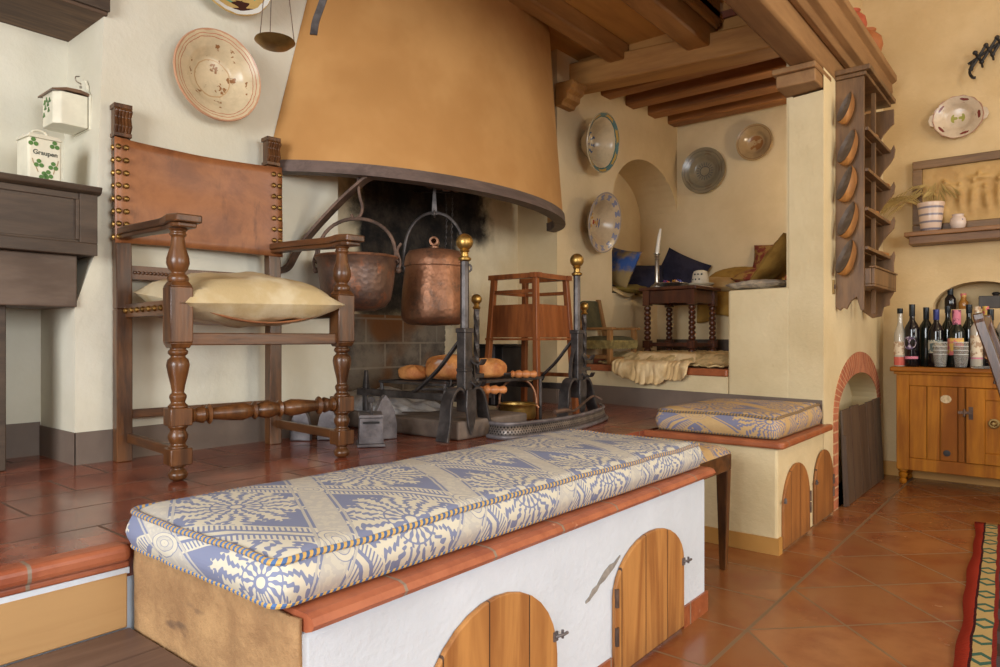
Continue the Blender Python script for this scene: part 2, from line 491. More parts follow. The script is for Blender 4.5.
M_FLEECE = fabric('cream_fleece', (222, 194, 148), (204, 172, 122), 7, 0.5)
M_RUGG = fabric('olive_rug', (214, 186, 136), (176, 150, 102), 12, 0.6)
def damask(name, ground, pale, pale2):
    """lattice of two band families, a leaf medallion in every diamond; UV in metres (x, y unfolded)"""
    t = MT(name, 0.75, 0, 0.25)
    uv = t.vec('UV'); x, y, _ = t.xyz(uv)
    wob = t.noise(uv, 38, 2) - 0.5
    p = (x + 1.21) / 0.62; q = (y - 0.855) / 0.32
    A = p + q; B = p - q
    a = (A + 0.5).fract() - 0.5; b = (B + 0.5).fract() - 0.5       # distance from the band lines
    ca = A.fract() - 0.5; cb = B.fract() - 0.5                     # inside the diamond
    P = (ca + cb) * 0.62 * 0.5; Q = (ca - cb) * 0.32 * 0.5         # metres from the medallion's centre
    r = ((P / 1.35) * (P / 1.35) + Q * Q).sqrt(); th = Q.atan2(P / 1.35)
    w1 = (th * 10.0).cos(); w2 = (th * 30.0 + r * 130.0).cos()
    w3 = (th * 50.0 - r * 260.0).cos()
    edge = 0.104 + w1 * 0.012 + w2 * 0.006 + w3 * 0.004 + wob * 0.016
    leaf = (r - edge).lt(0.0) * (r - 0.044).gt(0.0)
    vein = ((th * 20.0 + (r * 160.0).sin() * 0.8).cos() * 0.75 + (r * 520.0 + w1 * 3.0).sin() * 0.45 + wob * 1.6).gt(-0.22)
    core = ((th * 14.0).cos() * 0.9 + (r * 380.0).sin() * 0.5).gt(0.0) * (r - 0.041).lt(0.0) * (r - 0.016).gt(0.0)
    core = core.max((r - 0.010).lt(0.0))
    med = (leaf * vein).max(core)
    aa = a.abs(); ba = b.abs()
    solid = aa.lt(0.125) * (1.0 - (aa - 0.098).abs().lt(0.009))
    fig = ((t.noise(uv, 60, 2) - 0.50).gt(0.0)) * aa.lt(0.075) * (1.0 - ((B * 9.0).fract() - 0.5).abs().lt(0.08))
    comb = ba.lt(0.125)
    teeth = ((A * 34.0).fract().gt(0.42) * (ba - 0.045).gt(0.0)).max(ba.lt(0.020)).max((ba - 0.118).abs().lt(0.008))
    node = (a * a + b * b).sqrt()
    ring = ((node * 90.0).sin().gt(-0.2)) * node.lt(0.11)
    pat = (med * (1.0 - solid) * (1.0 - comb)).max(comb * teeth)
    c = t.mix(pat, ground, pale)
    sc = t.mix(fig, pale2, ground)
    sc = t.mix(0.32, pale2, sc) if False else t.mix(fig * 0.5, pale2, pale)
    c = t.mix(solid, c, sc)
    c = t.mix(ring * 0.8, c, t.mix(((node * 90.0).sin()).gt(0.3), ground, pale))
    t.color(c)
    wv = (x * 900.0).sin() * 0.5 + (y * 900.0).sin() * 0.5
    t.bump(pat.max(solid) * 0.5 + wv * 0.2, 0.15, 0.002)
    return t.m
M_DAM = damask('blue_cream_damask', (124, 131, 158), (204, 198, 180), (184, 180, 172))
M_DAM2 = damask('blue_gold_damask', (122, 122, 144), (196, 164, 116), (190, 158, 110))
def rope(name, c1, c2):
    t = MT(name, 0.8)
    x, y, _ = t.xyz(t.vec('UV'))
    s = (x * 78.0 + y).fract()
    t.color(t.mix((s - 0.5).gt(0.0), c1, c2))
    t.bump((s - 0.5).abs(), 0.5, 0.004)
    return t.m
M_ROPE = rope('blue_gold_cord', (74, 108, 156), (196, 158, 92))
M_ROPE2 = rope('grey_gold_cord', (92, 88, 84), (160, 124, 74))
def ceramic(name, c, c2=None): return mk(name, c, c2 or tuple(q * 0.93 for q in c), 0.18, 0, scale=9)
M_ENAMEL = ceramic('cream_enamel', (226, 220, 198))
M_GREENL = mk('clover_green', (72, 120, 44), (52, 98, 34), 0.4)
M_TXT = mk('dark_green_paint', (58, 66, 56), (48, 54, 46), 0.5)
M_LIDB = mk('brown_enamel_lid', (112, 82, 58), (92, 64, 46), 0.35, scale=10)
M_CANDLE = mk('white_wax', (238, 230, 214), (228, 218, 200), 0.5)
M_SILVER = mk('pewter', (196, 188, 176), (150, 142, 130), 0.28, 0.85, scale=12)
M_TERRA = mk('terracotta_pot', (176, 84, 52), (150, 66, 42), 0.6, scale=8)
M_TERRA2 = mk('brown_clay_pot', (170, 104, 58), (150, 86, 46), 0.6, scale=8)
M_GLASS = None
def glass(name, c, rough=0.05, trans=1.0):
    t = MT(name, rough); t.color(c); t.b.inputs['Transmission Weight'].default_value = trans
    t.b.inputs['IOR'].default_value = 1.45
    return t.m
M_CLEAR = glass('clear_glass', (240, 240, 235), 0.05, 0.86)
M_DKGLASS = mk('dark_bottle_glass', (26, 30, 24), (20, 22, 20), 0.08, 0)
M_DKGLASS2 = mk('black_bottle_glass', (24, 20, 24), (18, 16, 18), 0.08, 0)
M_FOIL = mk('dark_foil', (32, 40, 46), (24, 30, 36), 0.35, 0.3)
M_FOILB = mk('blue_foil', (44, 54, 120), (34, 42, 100), 0.35, 0.3)
M_RED = mk('red_spirit', (206, 106, 92), (196, 92, 80), 0.1)
M_LIQ = mk('pale_spirit', (206, 196, 176), (196, 184, 160), 0.08)
M_LIQG = mk('golden_spirit', (190, 140, 62), (170, 120, 50), 0.08)
def lab(name, c1, c2, scale=26): return mk(name, c1, c2, 0.6, scale=scale, lo=0.5, hi=0.54)
M_L1 = lab('label_cream', (222, 206, 178), (176, 144, 112)); M_L2 = lab('label_violet', (88, 72, 104), (190, 176, 190))
M_L3 = lab('label_slate', (86, 104, 104), (196, 190, 170)); M_L4 = lab('label_yellow_rose', (214, 176, 84), (206, 110, 110))
M_L5 = lab('label_bronze', (176, 130, 84), (96, 64, 44)); M_L6 = lab('label_pink', (206, 120, 140), (120, 62, 84))
M_CHAR = mk('charcoal_box', (74, 70, 66), (62, 58, 55), 0.6)
M_STRAW = mk('dried_straw', (178, 152, 92), (148, 122, 66), 0.85)
M_SWITCH = mk('aged_brass_switch', (178, 150, 96), (150, 122, 74), 0.4, 0.6)
M_RELIEF = mk('gilt_clay_relief', (186, 150, 92), (168, 130, 74), 0.65, scale=5, bump=0.25, bscale=40)
M_BRICK = None
def brick():
    t = MT('brick_surround', 0.85)
    v = t.vec('Object'); x, y, z = t.xyz(v)
    th = (z - 0.46).atan2((y - 4.22) * 0.62)
    row = (th * 11.0); g = (row.fract() - 0.5).abs().gt(0.42)
    low = (z - 0.46).lt(0.0)
    gz = ((z / 0.055).fract() - 0.5).abs().gt(0.42)
    g = g * (1.0 - low) + gz * low
    c = t.mix(t.noise(v, 14, 4).step(0.35, 0.7), (190, 116, 80), (158, 88, 60))
    t.color(t.mix(g, c, (200, 162, 124))); t.bump(t.noise(v, 30, 4) - g * 0.5, 0.4, 0.01)
    return t.m
M_BRICK = brick()
def kilim():
    t = MT('kilim', 0.95, 0, 0.1)
    x, y, z = t.xyz(t.vec('Object'))
    w = t.noise(t.vec('Object'), 9, 3) * 0.012
    xx = x + w
    c = t.mix(xx.gt(0.036), (146, 46, 30), (58, 20, 22))
    n = ((y * 7.0).fract() - 0.5).abs()
    motif = ((xx - 0.063).abs() + n * 0.14).lt(0.045) * (1.0 - ((xx - 0.063).abs() + n * 0.14).lt(0.024))
    cream = t.mix(motif, (172, 146, 96), (60, 92, 78))
    c = t.mix(xx.gt(0.043), c, cream)
    c = t.mix(xx.gt(0.086), c, (116, 36, 30))
    c = t.mix(xx.gt(0.097), c, t.mix(((y * 5.0).fract() - 0.5).gt(0.0), (60, 48, 42), (72, 64, 66)))
    t.color(c); t.bump((y * 500.0).sin(), 0.3, 0.003)
    return t.m
M_KILIM = kilim()
# ------------------------------------------------------------------ the room
PZ = 0.445                                   # hearth platform above the tiled floor
def yA(x): return 3.48 + (-0.88 - x) * 0.1795   # front line of the raised alcove
def S(name, mb, mat, **k):
    k.setdefault('smooth', False)
    return struct(mb.build(name, mat, None, **k))
def arch_face(mb, mf, u0, u1, z0, z1, a0, a1, zb, zs, rise, depth, n=20, back=True):
    """wall face with an arched recess; mf(u, z, d) maps to the world, d into the wall"""
    cx = (a0 + a1) / 2; a = (a1 - a0) / 2
    def q(pts): mb.add([mf(*p) for p in pts], [(0, 1, 2, 3)])
    if a0 > u0: q([(u0, z0, 0), (a0, z0, 0), (a0, z1, 0), (u0, z1, 0)])
    if a1 < u1: q([(a1, z0, 0), (u1, z0, 0), (u1, z1, 0), (a1, z1, 0)])
    if zb > z0: q([(a0, z0, 0), (a1, z0, 0), (a1, zb, 0), (a0, zb, 0)])
    arc = [(cx - a * math.cos(PI * i / n), zs + rise * math.sin(PI * i / n)) for i in range(n + 1)]
    for (p, r) in zip(arc, arc[1:]):
        q([(p[0], p[1], 0), (r[0], r[1], 0), (r[0], z1, 0), (p[0], z1, 0)])
        q([(p[0], p[1], 0), (r[0], r[1], 0), (r[0], r[1], depth), (p[0], p[1], depth)])
        if back: q([(p[0], zb, depth), (r[0], zb, depth), (r[0], r[1], depth), (p[0], p[1], depth)])
    q([(a0, zb, 0), (a0, zs, 0), (a0, zs, depth), (a0, zb, depth)])
    q([(a1, zb, 0), (a1, zs, 0), (a1, zs, depth), (a1, zb, depth)])
    q([(a0, zb, 0), (a1, zb, 0), (a1, zb, depth), (a0, zb, depth)])
    return arc
XW = -2.44
HC = 3.1
S('floor', MB().box(-1.45, 3.2, -2.6, 4.95, -0.06, 0.0), M_FLOOR)
m = MB(); m.prism([(-3.05, -2.6), (-1.43, -2.6), (-1.43, 3.45), (-0.98, 3.47), (-0.98, 3.6), (-2.3, 3.85), (-3.05, 3.85)], lambda a, b, d: (a, b, d), 0.38, PZ)
S('floor_hearth', m, M_PLAT)
S('wall_hearth_riser', MB().box(-1.6, -1.435, -2.6, 3.5, 0.0, 0.379), M_WHITE)
# left wall: plate wall, mantel recess, fire recess, niche wall
m = MB()
m.prism([(0.843, PZ), (0.843, 0.95), (0.9, 1.12), (0.93, 1.95), (0.93, HC), (1.87, HC), (1.87, PZ)], lambda a, b, d: (XW - d, a, b), 0.0, 0.34)
m.box(-2.80, -2.75, -2.6, 0.95, PZ, HC)
m.box(XW - 0.34, XW, -2.6, 0.93, 2.26, HC)
S('wall_left', m, M_WALL)
m = MB().box(-2.80, -2.75, 1.86, 3.56, PZ, HC)
S('wall_fireplace_back', m, M_SOOT)
m = MB(); m.box(-2.75, XW - 0.002, 3.54, 3.62, PZ, HC)
arch_face(m, lambda u, z, d: (XW - d, u, z), 3.54, 5.30, PZ, HC, 4.21, 5.26, 1.165, 1.80, 0.385, 0.33)
S('wall_niche', m, M_ALC)
S('wall_alcove_back', MB().box(-2.85, -0.9, 5.25, 5.30, PZ, HC), M_ALC)
# alcove: plinth, ledge, raised floor, seat at the back, low wall with a seat at the pillar
m = MB(); m.prism([(XW, yA(XW)), (-1.372, yA(-1.372)), (-1.372, 5.25), (XW, 5.25)], lambda a, b, d: (a, b, d), PZ, 0.645)
S('wall_alcove_plinth', m, M_PILLAR)
m = MB(); m.prism([(XW, yA(XW) - 0.012), (-1.373, yA(-1.373) - 0.012), (-1.373, yA(-1.373) + 0.22), (XW, yA(XW) + 0.22)], lambda a, b, d: (a, b, d), 0.645, 0.685)
S('trim_alcove_ledge', m, M_NOSE2, bevel=0.008)
m = MB(); m.prism([(XW, yA(XW) + 0.2), (-1.373, yA(-1.373) + 0.2), (-1.373, 4.9), (XW, 4.9)], lambda a, b, d: (a, b, d), 0.645, 0.74)
S('floor_alcove', m, M_PLAT)
S('wall_alcove_seat', MB().box(XW, -1.372, 4.9, 5.25, 0.645, 1.17), M_ALC)
S('baseboard_alcove', MB().box(XW + 0.001, -1.38, 4.888, 4.9, 0.74, 0.84), M_DARK)
m = MB(); m.prism([(-1.372, yA(-1.372)), (-1.04, yA(-1.04)), (-1.04, 5.25), (-1.372, 5.25)], lambda a, b, d: (a, b, d), PZ, 1.10)
S('wall_alcove_step', m, M_PILLAR, bevel=0.012)
# pillar wall
m = MB()
arch_face(m, lambda u, z, d: (-0.88 - d, u, z), 3.48, 4.86, 0.0, 2.36, 3.74, 4.68, 0.0, 0.46, 0.20, 0.14)
m.add([(-0.88, 3.48, 0), (-1.045, yA(-1.045), 0), (-1.045, yA(-1.045), 2.02), (-0.88, 3.48, 2.02)], [(0, 1, 2, 3)])
m.box(-1.06, -1.03, 3.52, 5.25, PZ, HC)
S('wall_pillar', m, M_PILLAR)
m = MB()
for i in range(24):
    def P(k, ro, d):
        a = PI * k / 24
        return (-0.88 + d, 4.21 - (0.47 + ro) * math.cos(a), 0.46 + (0.20 + ro * 1.35) * math.sin(a))
    vs = [P(i, 0, 0), P(i + 1, 0, 0), P(i + 1, 0.085, 0), P(i, 0.085, 0), P(i, 0, .004), P(i + 1, 0, .004), P(i + 1, 0.085, .004), P(i, 0.085, .004)]
    m.add(vs, [(4, 5, 6, 7), (0, 1, 5, 4), (2, 3, 7, 6)])
m.box(-0.88, -0.876, 3.655, 3.74, 0, 0.46); m.box(-0.88, -0.876, 4.68, 4.765, 0, 0.46)
S('trim_brick_arch', m, M_BRICK)
# far wall with its arched niche
m = MB()
arch_face(m, lambda u, z, d: (u, 4.86 + d, z), -1.0, 3.2, 0.0, HC, -0.615, -0.155, 1.02, 1.03, 0.15, 0.2)
S('wall_far', m, M_WARM)
S('baseboard_far', MB().box(-0.88, 3.1, 4.848, 4.86, 0, 0.085), M_TANSKIRT)
# painted skirting on the platform
m = MB(); m.prism([(0.839, PZ), (1.86, PZ), (1.86, 0.555), (0.839, 0.548)], lambda a, b, d: (XW + d, a, b), 0.0005, 0.006)
m.box(-2.75, XW + 0.006, 0.837, 0.8425, PZ, 0.548)
m.box(-2.7495, -2.744, -2.6, 0.84, PZ, 0.56)
S('baseboard_left', m, M_SKIRT)
m = MB()
m.prism([(XW, yA(XW)), (-0.885, yA(-0.885)), (-0.885, yA(-0.885) - 0.006), (XW, yA(XW) - 0.006)], lambda a, b, d: (a, b, d), PZ, 0.556)
m.box(XW, XW + 0.006, 3.54, 3.76, PZ, 0.556)
m.box(-2.74, XW, 3.534, 3.54, PZ, 0.54)
S('baseboard_alcove_front', m, M_SKIRT)
# ceilings and hidden walls
S('ceiling', MB().box(-1.06, 3.2, -2.6, 4.95, HC, HC + 0.06), M_CEIL)
S('ceiling_hearth', MB().box(-2.8, -1.5, -2.6, 3.9, 2.645, 2.68).box(-1.52, -1.0, -2.6, 3.9, 2.76, 2.80), M_BOARD)
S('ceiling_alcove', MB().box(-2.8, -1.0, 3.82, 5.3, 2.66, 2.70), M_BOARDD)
S('wall_above_beam', MB().box(-1.06, -1.0, -2.6, 4.9, 2.36, HC), M_WARM)
m = MB()
m.box(3.1, 3.2, -2.6, 4.95, 0, 0.85); m.box(3.1, 3.2, -2.6, 4.95, 2.35, HC)
for a, b in ((-2.6, -0.9), (1.1, 2.5), (3.7, 4.95)): m.box(3.1, 3.2, a, b, 0.85, 2.35)
S('wall_right', m, M_WALL)
m = MB()
m.box(-3.05, 3.2, -2.6, -2.5, 0, 0.7); m.box(-3.05, 3.2, -2.6, -2.5, 2.35, HC)
for a, b in ((-3.05, -1.5), (0.3, 3.2)): m.box(a, b, -2.6, -2.5, 0.7, 2.35)
S('wall_near', m, M_WALL)
# step down from the platform
m = MB()
m.box(-1.46, -1.405, -2.5, 0.586, 0.415, 0.449)
S('trim_step_nosing', m, M_NOSE, bevel=0.012, seg=3)
S('trim_step_tile', MB().box(-1.46, -1.416, -2.5, 0.586, 0.402, 0.4149), M_NOSE, bevel=0.004)
S('trim_step_plaster', MB().box(-1.424, -1.418, -2.5, 0.586, 0.390, 0.4019), M_WHITE)
o = MB().box(-1.424, -1.416, -2.5, 0.582, 0.285, 0.392).build('step_riser', M_RISER, None, bevel=0.003); struct(o)
m = MB()
for i in range(4): m.box(-1.415 + i * 0.135, -1.415 + i * 0.135 + 0.132, -2.5, 0.586, 0.255, 0.285)
struct(m.build('step_tread', M_TREAD, None, bevel=0.003))
struct(MB().box(-1.40, -0.90, -2.5, 0.56, 0.0, 0.254).build('step_base', M_WHITE, None))
# timbers
def beam(name, mb, mat, bev=0.012):
    return struct(mb.build(name, mat, None, bevel=bev))
m = MB(); m.prism([(-2.46, 2.44), (-1.0, 2.395), (-1.0, 2.545), (-2.46, 2.60)], lambda a, b, d: (a, 3.675 + 0.10 * (a + 2.46) / 1.46 + d, b), 0.0, 0.17)
beam('beam_lintel', m, M_BEAMX)
beam('beam', MB().box(-2.165, -2.06, -2.5, 3.76, 2.535, 2.65), M_BEAM)
beam('beam', MB().box(-1.675, -1.54, -2.5, 3.80, 2.49, 2.65), M_BEAM)
beam('beam', MB().box(-1.54, -1.50, -2.5, 3.80, 2.60, 2.76), M_BEAM)
beam('beam_wall_plate', MB().box(-2.44, -1.54, 3.77, 3.83, 2.58, 2.66).box(-1.54, -1.0, 3.84, 3.88, 2.55, 2.80), M_BEAMX)
for i, (y, z) in enumerate(((4.06, 2.50), (4.40, 2.52), (4.74, 2.535), (5.08, 2.55))):
    beam('beam_joist', MB().box(-2.46, -1.03, y, y + 0.13, z, 2.66), M_JOIST)
m = MB()
m.prism([(-1.0, 2.118), (-0.878, 2.12), (-0.87, 2.37), (-1.0, 2.37)], lambda a, b, d: (a, d, b), -2.5, 4.55)
beam('beam_bressummer', m, M_BRESS)
m = MB()
m.prism([(-1.0, 2.35), (-0.868, 2.225), (-0.845, 2.225), (-0.83, 2.25), (-0.80, 2.26), (-0.785, 2.30), (-0.79, 2.345), (-0.765, 2.36), (-0.765, 2.395), (-1.0, 2.395)], lambda a, b, d: (a, d, b), -2.5, 4.62)
beam('trim_cornice', m, M_BRESS, 0.003)
m = MB()
m.prism([(3.36, 2.03), (3.36, 2.09), (3.62, 2.09), (3.62, 2.03)], lambda a, b, d: (d, a, b), -1.062, -0.884)
m.prism([(3.34, 2.09), (3.34, 2.118), (3.62, 2.118), (3.62, 2.09)], lambda a, b, d: (d, a, b), -1.075, -0.879)
beam('beam_corbel', m, M_BRESS, 0.006)
m = MB()
pr = [(0.0, 2.315), (0.0, 2.455), (0.13, 2.455), (0.135, 2.43), (0.115, 2.415), (0.115, 2.395), (0.09, 2.38), (0.085, 2.35), (0.055, 2.335), (0.045, 2.315)]
m.prism(pr, lambda a, b, d: (XW + a, d, b - 0.03), 3.52, 3.67)
beam('beam_corbel', m, M_BEAMX, 0.004)
# ------------------------------------------------------------------ fireplace hood
hood = thing('fireplace_hood', 'big rounded ochre plaster chimney hood with a dark timber rim over the fireplace', 'fireplace hood', (XW, 2.48, 1.5))
YC, RB = 2.515, 0.97
def hood_pt(t, z, inset=0.0):
    k = (z - 1.5)
    a = RB - 0.225 * k - inset; s = (0.435 - 0.135 * k) - inset
    y = -a * math.cos(PI * t)
    yy = y + (0.17 * k * max(0.0, y / a) if y > 0 else y / a * (0.03 - 0.035 * k))
    R = (a * a + s * s) / (2 * s)
    arc = math.sqrt(max(R * R - y * y, 0)) - (R - s)
    ell = s * math.sin(PI * t)
    return (XW + 0.002 + 0.55 * arc + 0.45 * ell, YC + yy, z)
m = MB(); m.grid(49, 8, lambda u, v: hood_pt(u, 1.53 + 1.3 * v))
m.grid(49, 8, lambda u, v: hood_pt(u, 1.53 + 1.3 * v, 0.05))
m.build('hood_body', M_HOOD, hood)
m = MB()
for (z0, z1, i0, i1) in ((1.50, 1.548, -0.012, 0.06),):
    m.grid(49, 4, lambda u, v: [hood_pt(u, z0, i0), hood_pt(u, z1, i0), hood_pt(u, z1, i1), hood_pt(u, z0, i1)][int(round(v * 4)) % 4], cv=True)
m.build('hood_rim', M_RIM, hood)
# ------------------------------------------------------------------ masonry benches
def arch_poly(y0, y1, zb, zs, zt, n=16):
    c = (y0 + y1) / 2; a = (y1 - y0) / 2
    return [(y0, zb)] + [(c - a * math.cos(PI * i / n), zs + (zt - zs) * math.sin(PI * i / n)) for i in range(n + 1)] + [(y1, zb)]
def arched_door(parent, x, y0, y1, zs, zt, mat, latch_y, hinge_y, zb=0.012):
    d = MB().prism(arch_poly(y0, y1, zb, zs, zt), lambda a, b, q: (x + q, a, b), 0.001, 0.012).build('door', mat, parent, smooth=False, bevel=0.003)
    m = MB(); sgn = 1 if latch_y > (y0 + y1) / 2 else -1
    m.box(x + 0.012, x + 0.016, latch_y - sgn * 0.022 - 0.007, latch_y - sgn * 0.022 + 0.007, 0.193, 0.213)
    m.tube([(x + 0.015, latch_y - sgn * 0.025, 0.203), (x + 0.023, latch_y - sgn * 0.006, 0.204), (x + 0.022, latch_y + sgn * 0.012, 0.203)], 0.0034, 6)
    m.cyl((x + 0.021, latch_y - sgn * 0.006, 0.196), (x + 0.021, latch_y - sgn * 0.006, 0.214), 0.003, n=6)
    m.build('latch', M_GREYIRON, d)
    if hinge_y is not None:
        for z in (0.09, zs - 0.02): MB().cyl((x + 0.013, hinge_y, z), (x + 0.013, hinge_y, z + 0.045), 0.006, n=8).build('hinge', M_IRONR, d)
    return d
BW = -0.868
b1 = thing('masonry_bench', 'long whitewashed masonry bench with terracotta edge and two arched wooden doors, bare tan plaster end', 'bench', (-1.13, 1.3, 0.0))
m = MB(); m.prism([(-1.428, 0.60), (BW, 0.60), (BW, 2.075), (-1.428, 2.075)], lambda a, b, d: (a, b, d), 0.0, 0.416)
m.build('body', M_WHITE, b1, smooth=False, bevel=0.012)
m = MB(); m.grid(24, 14, lambda u, v: (-1.412 + 0.545 * u, 0.596 - 0.006 * mnoise.noise(Vector((u * 9, v * 7, 3))), 0.002 + 0.436 * v + 0.004 * mnoise.noise(Vector((u * 20, 1, 3))) * v))
m.build('end_face', M_END, b1, solid=0.008)['label'] = 'bare tan plaster end with dark chipped patches'
m = MB(); nz = [(-1.428, 0.417), (-0.862, 0.417), (-0.848, 0.422), (-0.842, 0.431), (-0.848, 0.441), (-0.862, 0.445), (-1.428, 0.445)]
m.prism(nz, lambda a, b, d: (a, d, b), 0.603, 2.09)
m.build('tile_edge', M_NOSE, b1, smooth=False)
for ya_, yb_ in ((1.90, 2.076), (1.40, 1.49)): MB().box(BW + 0.0005, BW + 0.007, ya_, yb_, 0.0, 0.062).build('skirting', M_NOSE2, b1, smooth=False)
m = MB()
ck = [(1.375, 0.232, .006), (1.39, 0.236, .010), (1.405, 0.246, .016), (1.425, 0.252, .013), (1.437, 0.262, .012), (1.46, 0.272, .022), (1.485, 0.282, .020), (1.505, 0.286, .012), (1.535, 0.302, .004)]
m.prism([(y, z - w / 2) for y, z, w in ck] + [(y, z + w / 2) for y, z, w in reversed(ck)], lambda a, b, d: (BW + d, a, b), 0.0005, 0.0025)
m.build('crack', mk('crack_mortar_grey', (156, 150, 142), (132, 126, 120), 0.9, scale=30), b1, smooth=False)
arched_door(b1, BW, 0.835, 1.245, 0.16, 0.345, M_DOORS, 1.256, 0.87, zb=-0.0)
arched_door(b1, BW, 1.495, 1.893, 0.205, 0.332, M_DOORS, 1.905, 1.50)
b2 = thing('masonry_bench', 'short cream masonry bench with two narrow arched doors built against the pillar wall', 'bench', (-1.13, 3.1, 0.0))
m = MB(); m.prism([(-1.41, 2.775), (BW - 0.002, 2.775), (BW - 0.012, 3.479), (-1.41, 3.45)], lambda a, b, d: (a, b, d), 0.0, 0.416)
m.build('body', M_PILLAR, b2, smooth=False, bevel=0.01)
m = MB(); m.prism([(-1.62, 2.748), (-0.85, 2.748), (-0.838, 2.76), (-0.842, 3.5), (-0.879, 3.5), (-0.879, 3.474), (-1.0, 3.474), (-1.62, 3.474)][:4] + [(-0.876, 3.5), (-0.876, 3.474), (-1.405, 3.474), (-1.405, 2.78), (-1.62, 2.78)], lambda a, b, d: (a, b, d), 0.417, 0.4455)
m.build('tile_edge', M_NOSE2, b2, smooth=False, bevel=0.011)
m = MB(); m.box(-1.41, BW + 0.006, 2.768, 2.7745, 0.0, 0.065); m.box(BW - 0.002, BW + 0.006, 2.7745, 2.812, 0.0, 0.065); 
m.build('skirting', M_TANSKIRT, b2, smooth=False)
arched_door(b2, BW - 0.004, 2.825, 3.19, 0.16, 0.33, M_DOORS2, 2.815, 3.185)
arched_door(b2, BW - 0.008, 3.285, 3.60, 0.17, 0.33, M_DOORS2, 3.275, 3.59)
# ------------------------------------------------------------------ box cushions
def box_cushion(root, x0, x1, y0, y1, z0, h, mat, rope_mat, bul=0.018, seed=1.0, rc=0.035, skew=0.0):
    cx, cy = (x0 + x1) / 2, (y0 + y1) / 2; a, b = (x1 - x0) / 2, (y1 - y0) / 2
    P = []
    def ring(n, inset, bulge):
        out = []; q = rc
        segs = [((a - q, b - q), 0), ((-a + q, b - q), 1), ((-a + q, -b + q), 2), ((a - q, -b + q), 3)]
        for (sx, sy), k in segs:
            for i in range(7):
                t = PI / 2 * (k + i / 6)
                out.append(Vector((sx + (q - inset) * math.cos(t), sy + (q - inset) * math.sin(t), 0)))
            s2 = segs[(k + 1) % 4][0]; t = PI / 2 * (k + 1)
            p = out[-1]; e = Vector((s2[0] + (q - inset) * math.cos(t), s2[1] + (q - inset) * math.sin(t), 0))
            nn = Vector((math.cos(t), math.sin(t), 0)); m_ = max(4, int((e - p).length / 0.05))
            for i in range(1, m_):
                f = i / m_
                out.append(p.lerp(e, f) + nn * bulge * (0.25 + 0.75 * math.sin(PI * f)) * 0.4 + nn * 0.004 * mnoise.noise(Vector((f * 7 + k * 5, seed, 0))))
        return out
    def wz(p): return 0.007 * mnoise.noise(Vector((p.x * 3.1 + seed, p.y * 2.3, 0))) + 0.004 * mnoise.noise(Vector((p.x * 9, p.y * 8, seed)))
    top = ring(0, 0.012, 0); n = len(top)
    mb = MB(); vs = []; uvv = []
    def put(p, z, du, dv):
        vs.append((cx + p.x + skew * p.y / b, cy + p.y, z)); uvv.append((cx + p.x + du, cy + p.y + dv))
    prof = [(0.0, 0.0), (0.12, 0.010), (0.35, bul), (0.5, bul + .003), (0.65, bul), (0.88, 0.010), (1.0, 0.0)]
    for f, o in prof:
        z = z0 + h * f; d = h * (1 - f)
        for p in top:
            nx = Vector((p.x / a, p.y / b)); e = max(abs(p.x) - (a - rc * 1.3), 0); g = max(abs(p.y) - (b - rc * 1.3), 0)
            dr = Vector((math.copysign(1, p.x) * e, math.copysign(1, p.y) * g, 0))
            dr = dr.normalized() if dr.length > 1e-6 else (Vector((math.copysign(1, p.x), 0, 0)) if abs(abs(p.x) - a) < abs(abs(p.y) - b) else Vector((0, math.copysign(1, p.y), 0)))
            q = p + dr * o
            dz = wz(p) if f > 0.9 else wz(p) * f
            put(q, z + dz, dr.x * d, dr.y * d)
    fs = []; uvs = []
    for j in range(len(prof) - 1):
        for i in range(n):
            k = (i + 1) % n
            f = (j * n + i, j * n + k, (j + 1) * n + k, (j + 1) * n + i); fs.append(f); uvs.append([uvv[q] for q in f])
    base = (len(prof) - 1) * n
    prev = base
    for s in (0.965, 0.9, 0.8, 0.65, 0.5, 0.35, 0.2, 0.08):       # crowned top, rings towards the middle
        st = len(vs); crown = 0.022 * (1 - s) ** 0.5 + 0.004
        for p in top:
            q = Vector((p.x * s, p.y * s, 0)); put(q, z0 + h + crown + wz(q), 0, 0)
        for i in range(n):
            k = (i + 1) % n; f = (prev + i, prev + k, st + k, st + i); fs.append(f); uvs.append([uvv[q] for q in f])
        prev = st
    f = tuple(prev + i for i in range(n)); fs.append(f); uvs.append([uvv[q] for q in f])
    f = tuple(range(n - 1, -1, -1)); fs.append(f); uvs.append([uvv[q] for q in f])
    mb.add(vs, fs, None, uvs)
    mb.build('cover', mat, root, angle=80)
    for f in (0.04, 0.985):
        pts = [(cx + skew * p.y / b + p.x * 1.004 + math.copysign(0.003, p.x), cy + p.y * 1.004 + math.copysign(0.003, p.y), z0 + h * f + wz(p) * (1 if f > .9 else 0) + (0.004 if f < .5 else 0.001)) for p in top]
        MB().tube(pts, 0.0056, 8, closed=True).build('piping', rope_mat, root)
c1 = thing('bench_cushion', 'long blue and cream damask box cushion lying on the whitewashed bench', 'cushion', (-1.12, 1.33, 0.446))
box_cushion(c1, -1.392, -0.880, 0.568, 2.075, 0.4475, 0.072, M_DAM, M_ROPE, seed=2.3, skew=0.006)
c2 = thing('bench_cushion', 'short gold and blue damask box cushion lying on the cream bench by the pillar', 'cushion', (-1.12, 3.12, 0.446))
box_cushion(c2, -1.40, -0.875, 2.785, 3.44, 0.4475, 0.088, M_DAM2, M_ROPE2, seed=5.1)
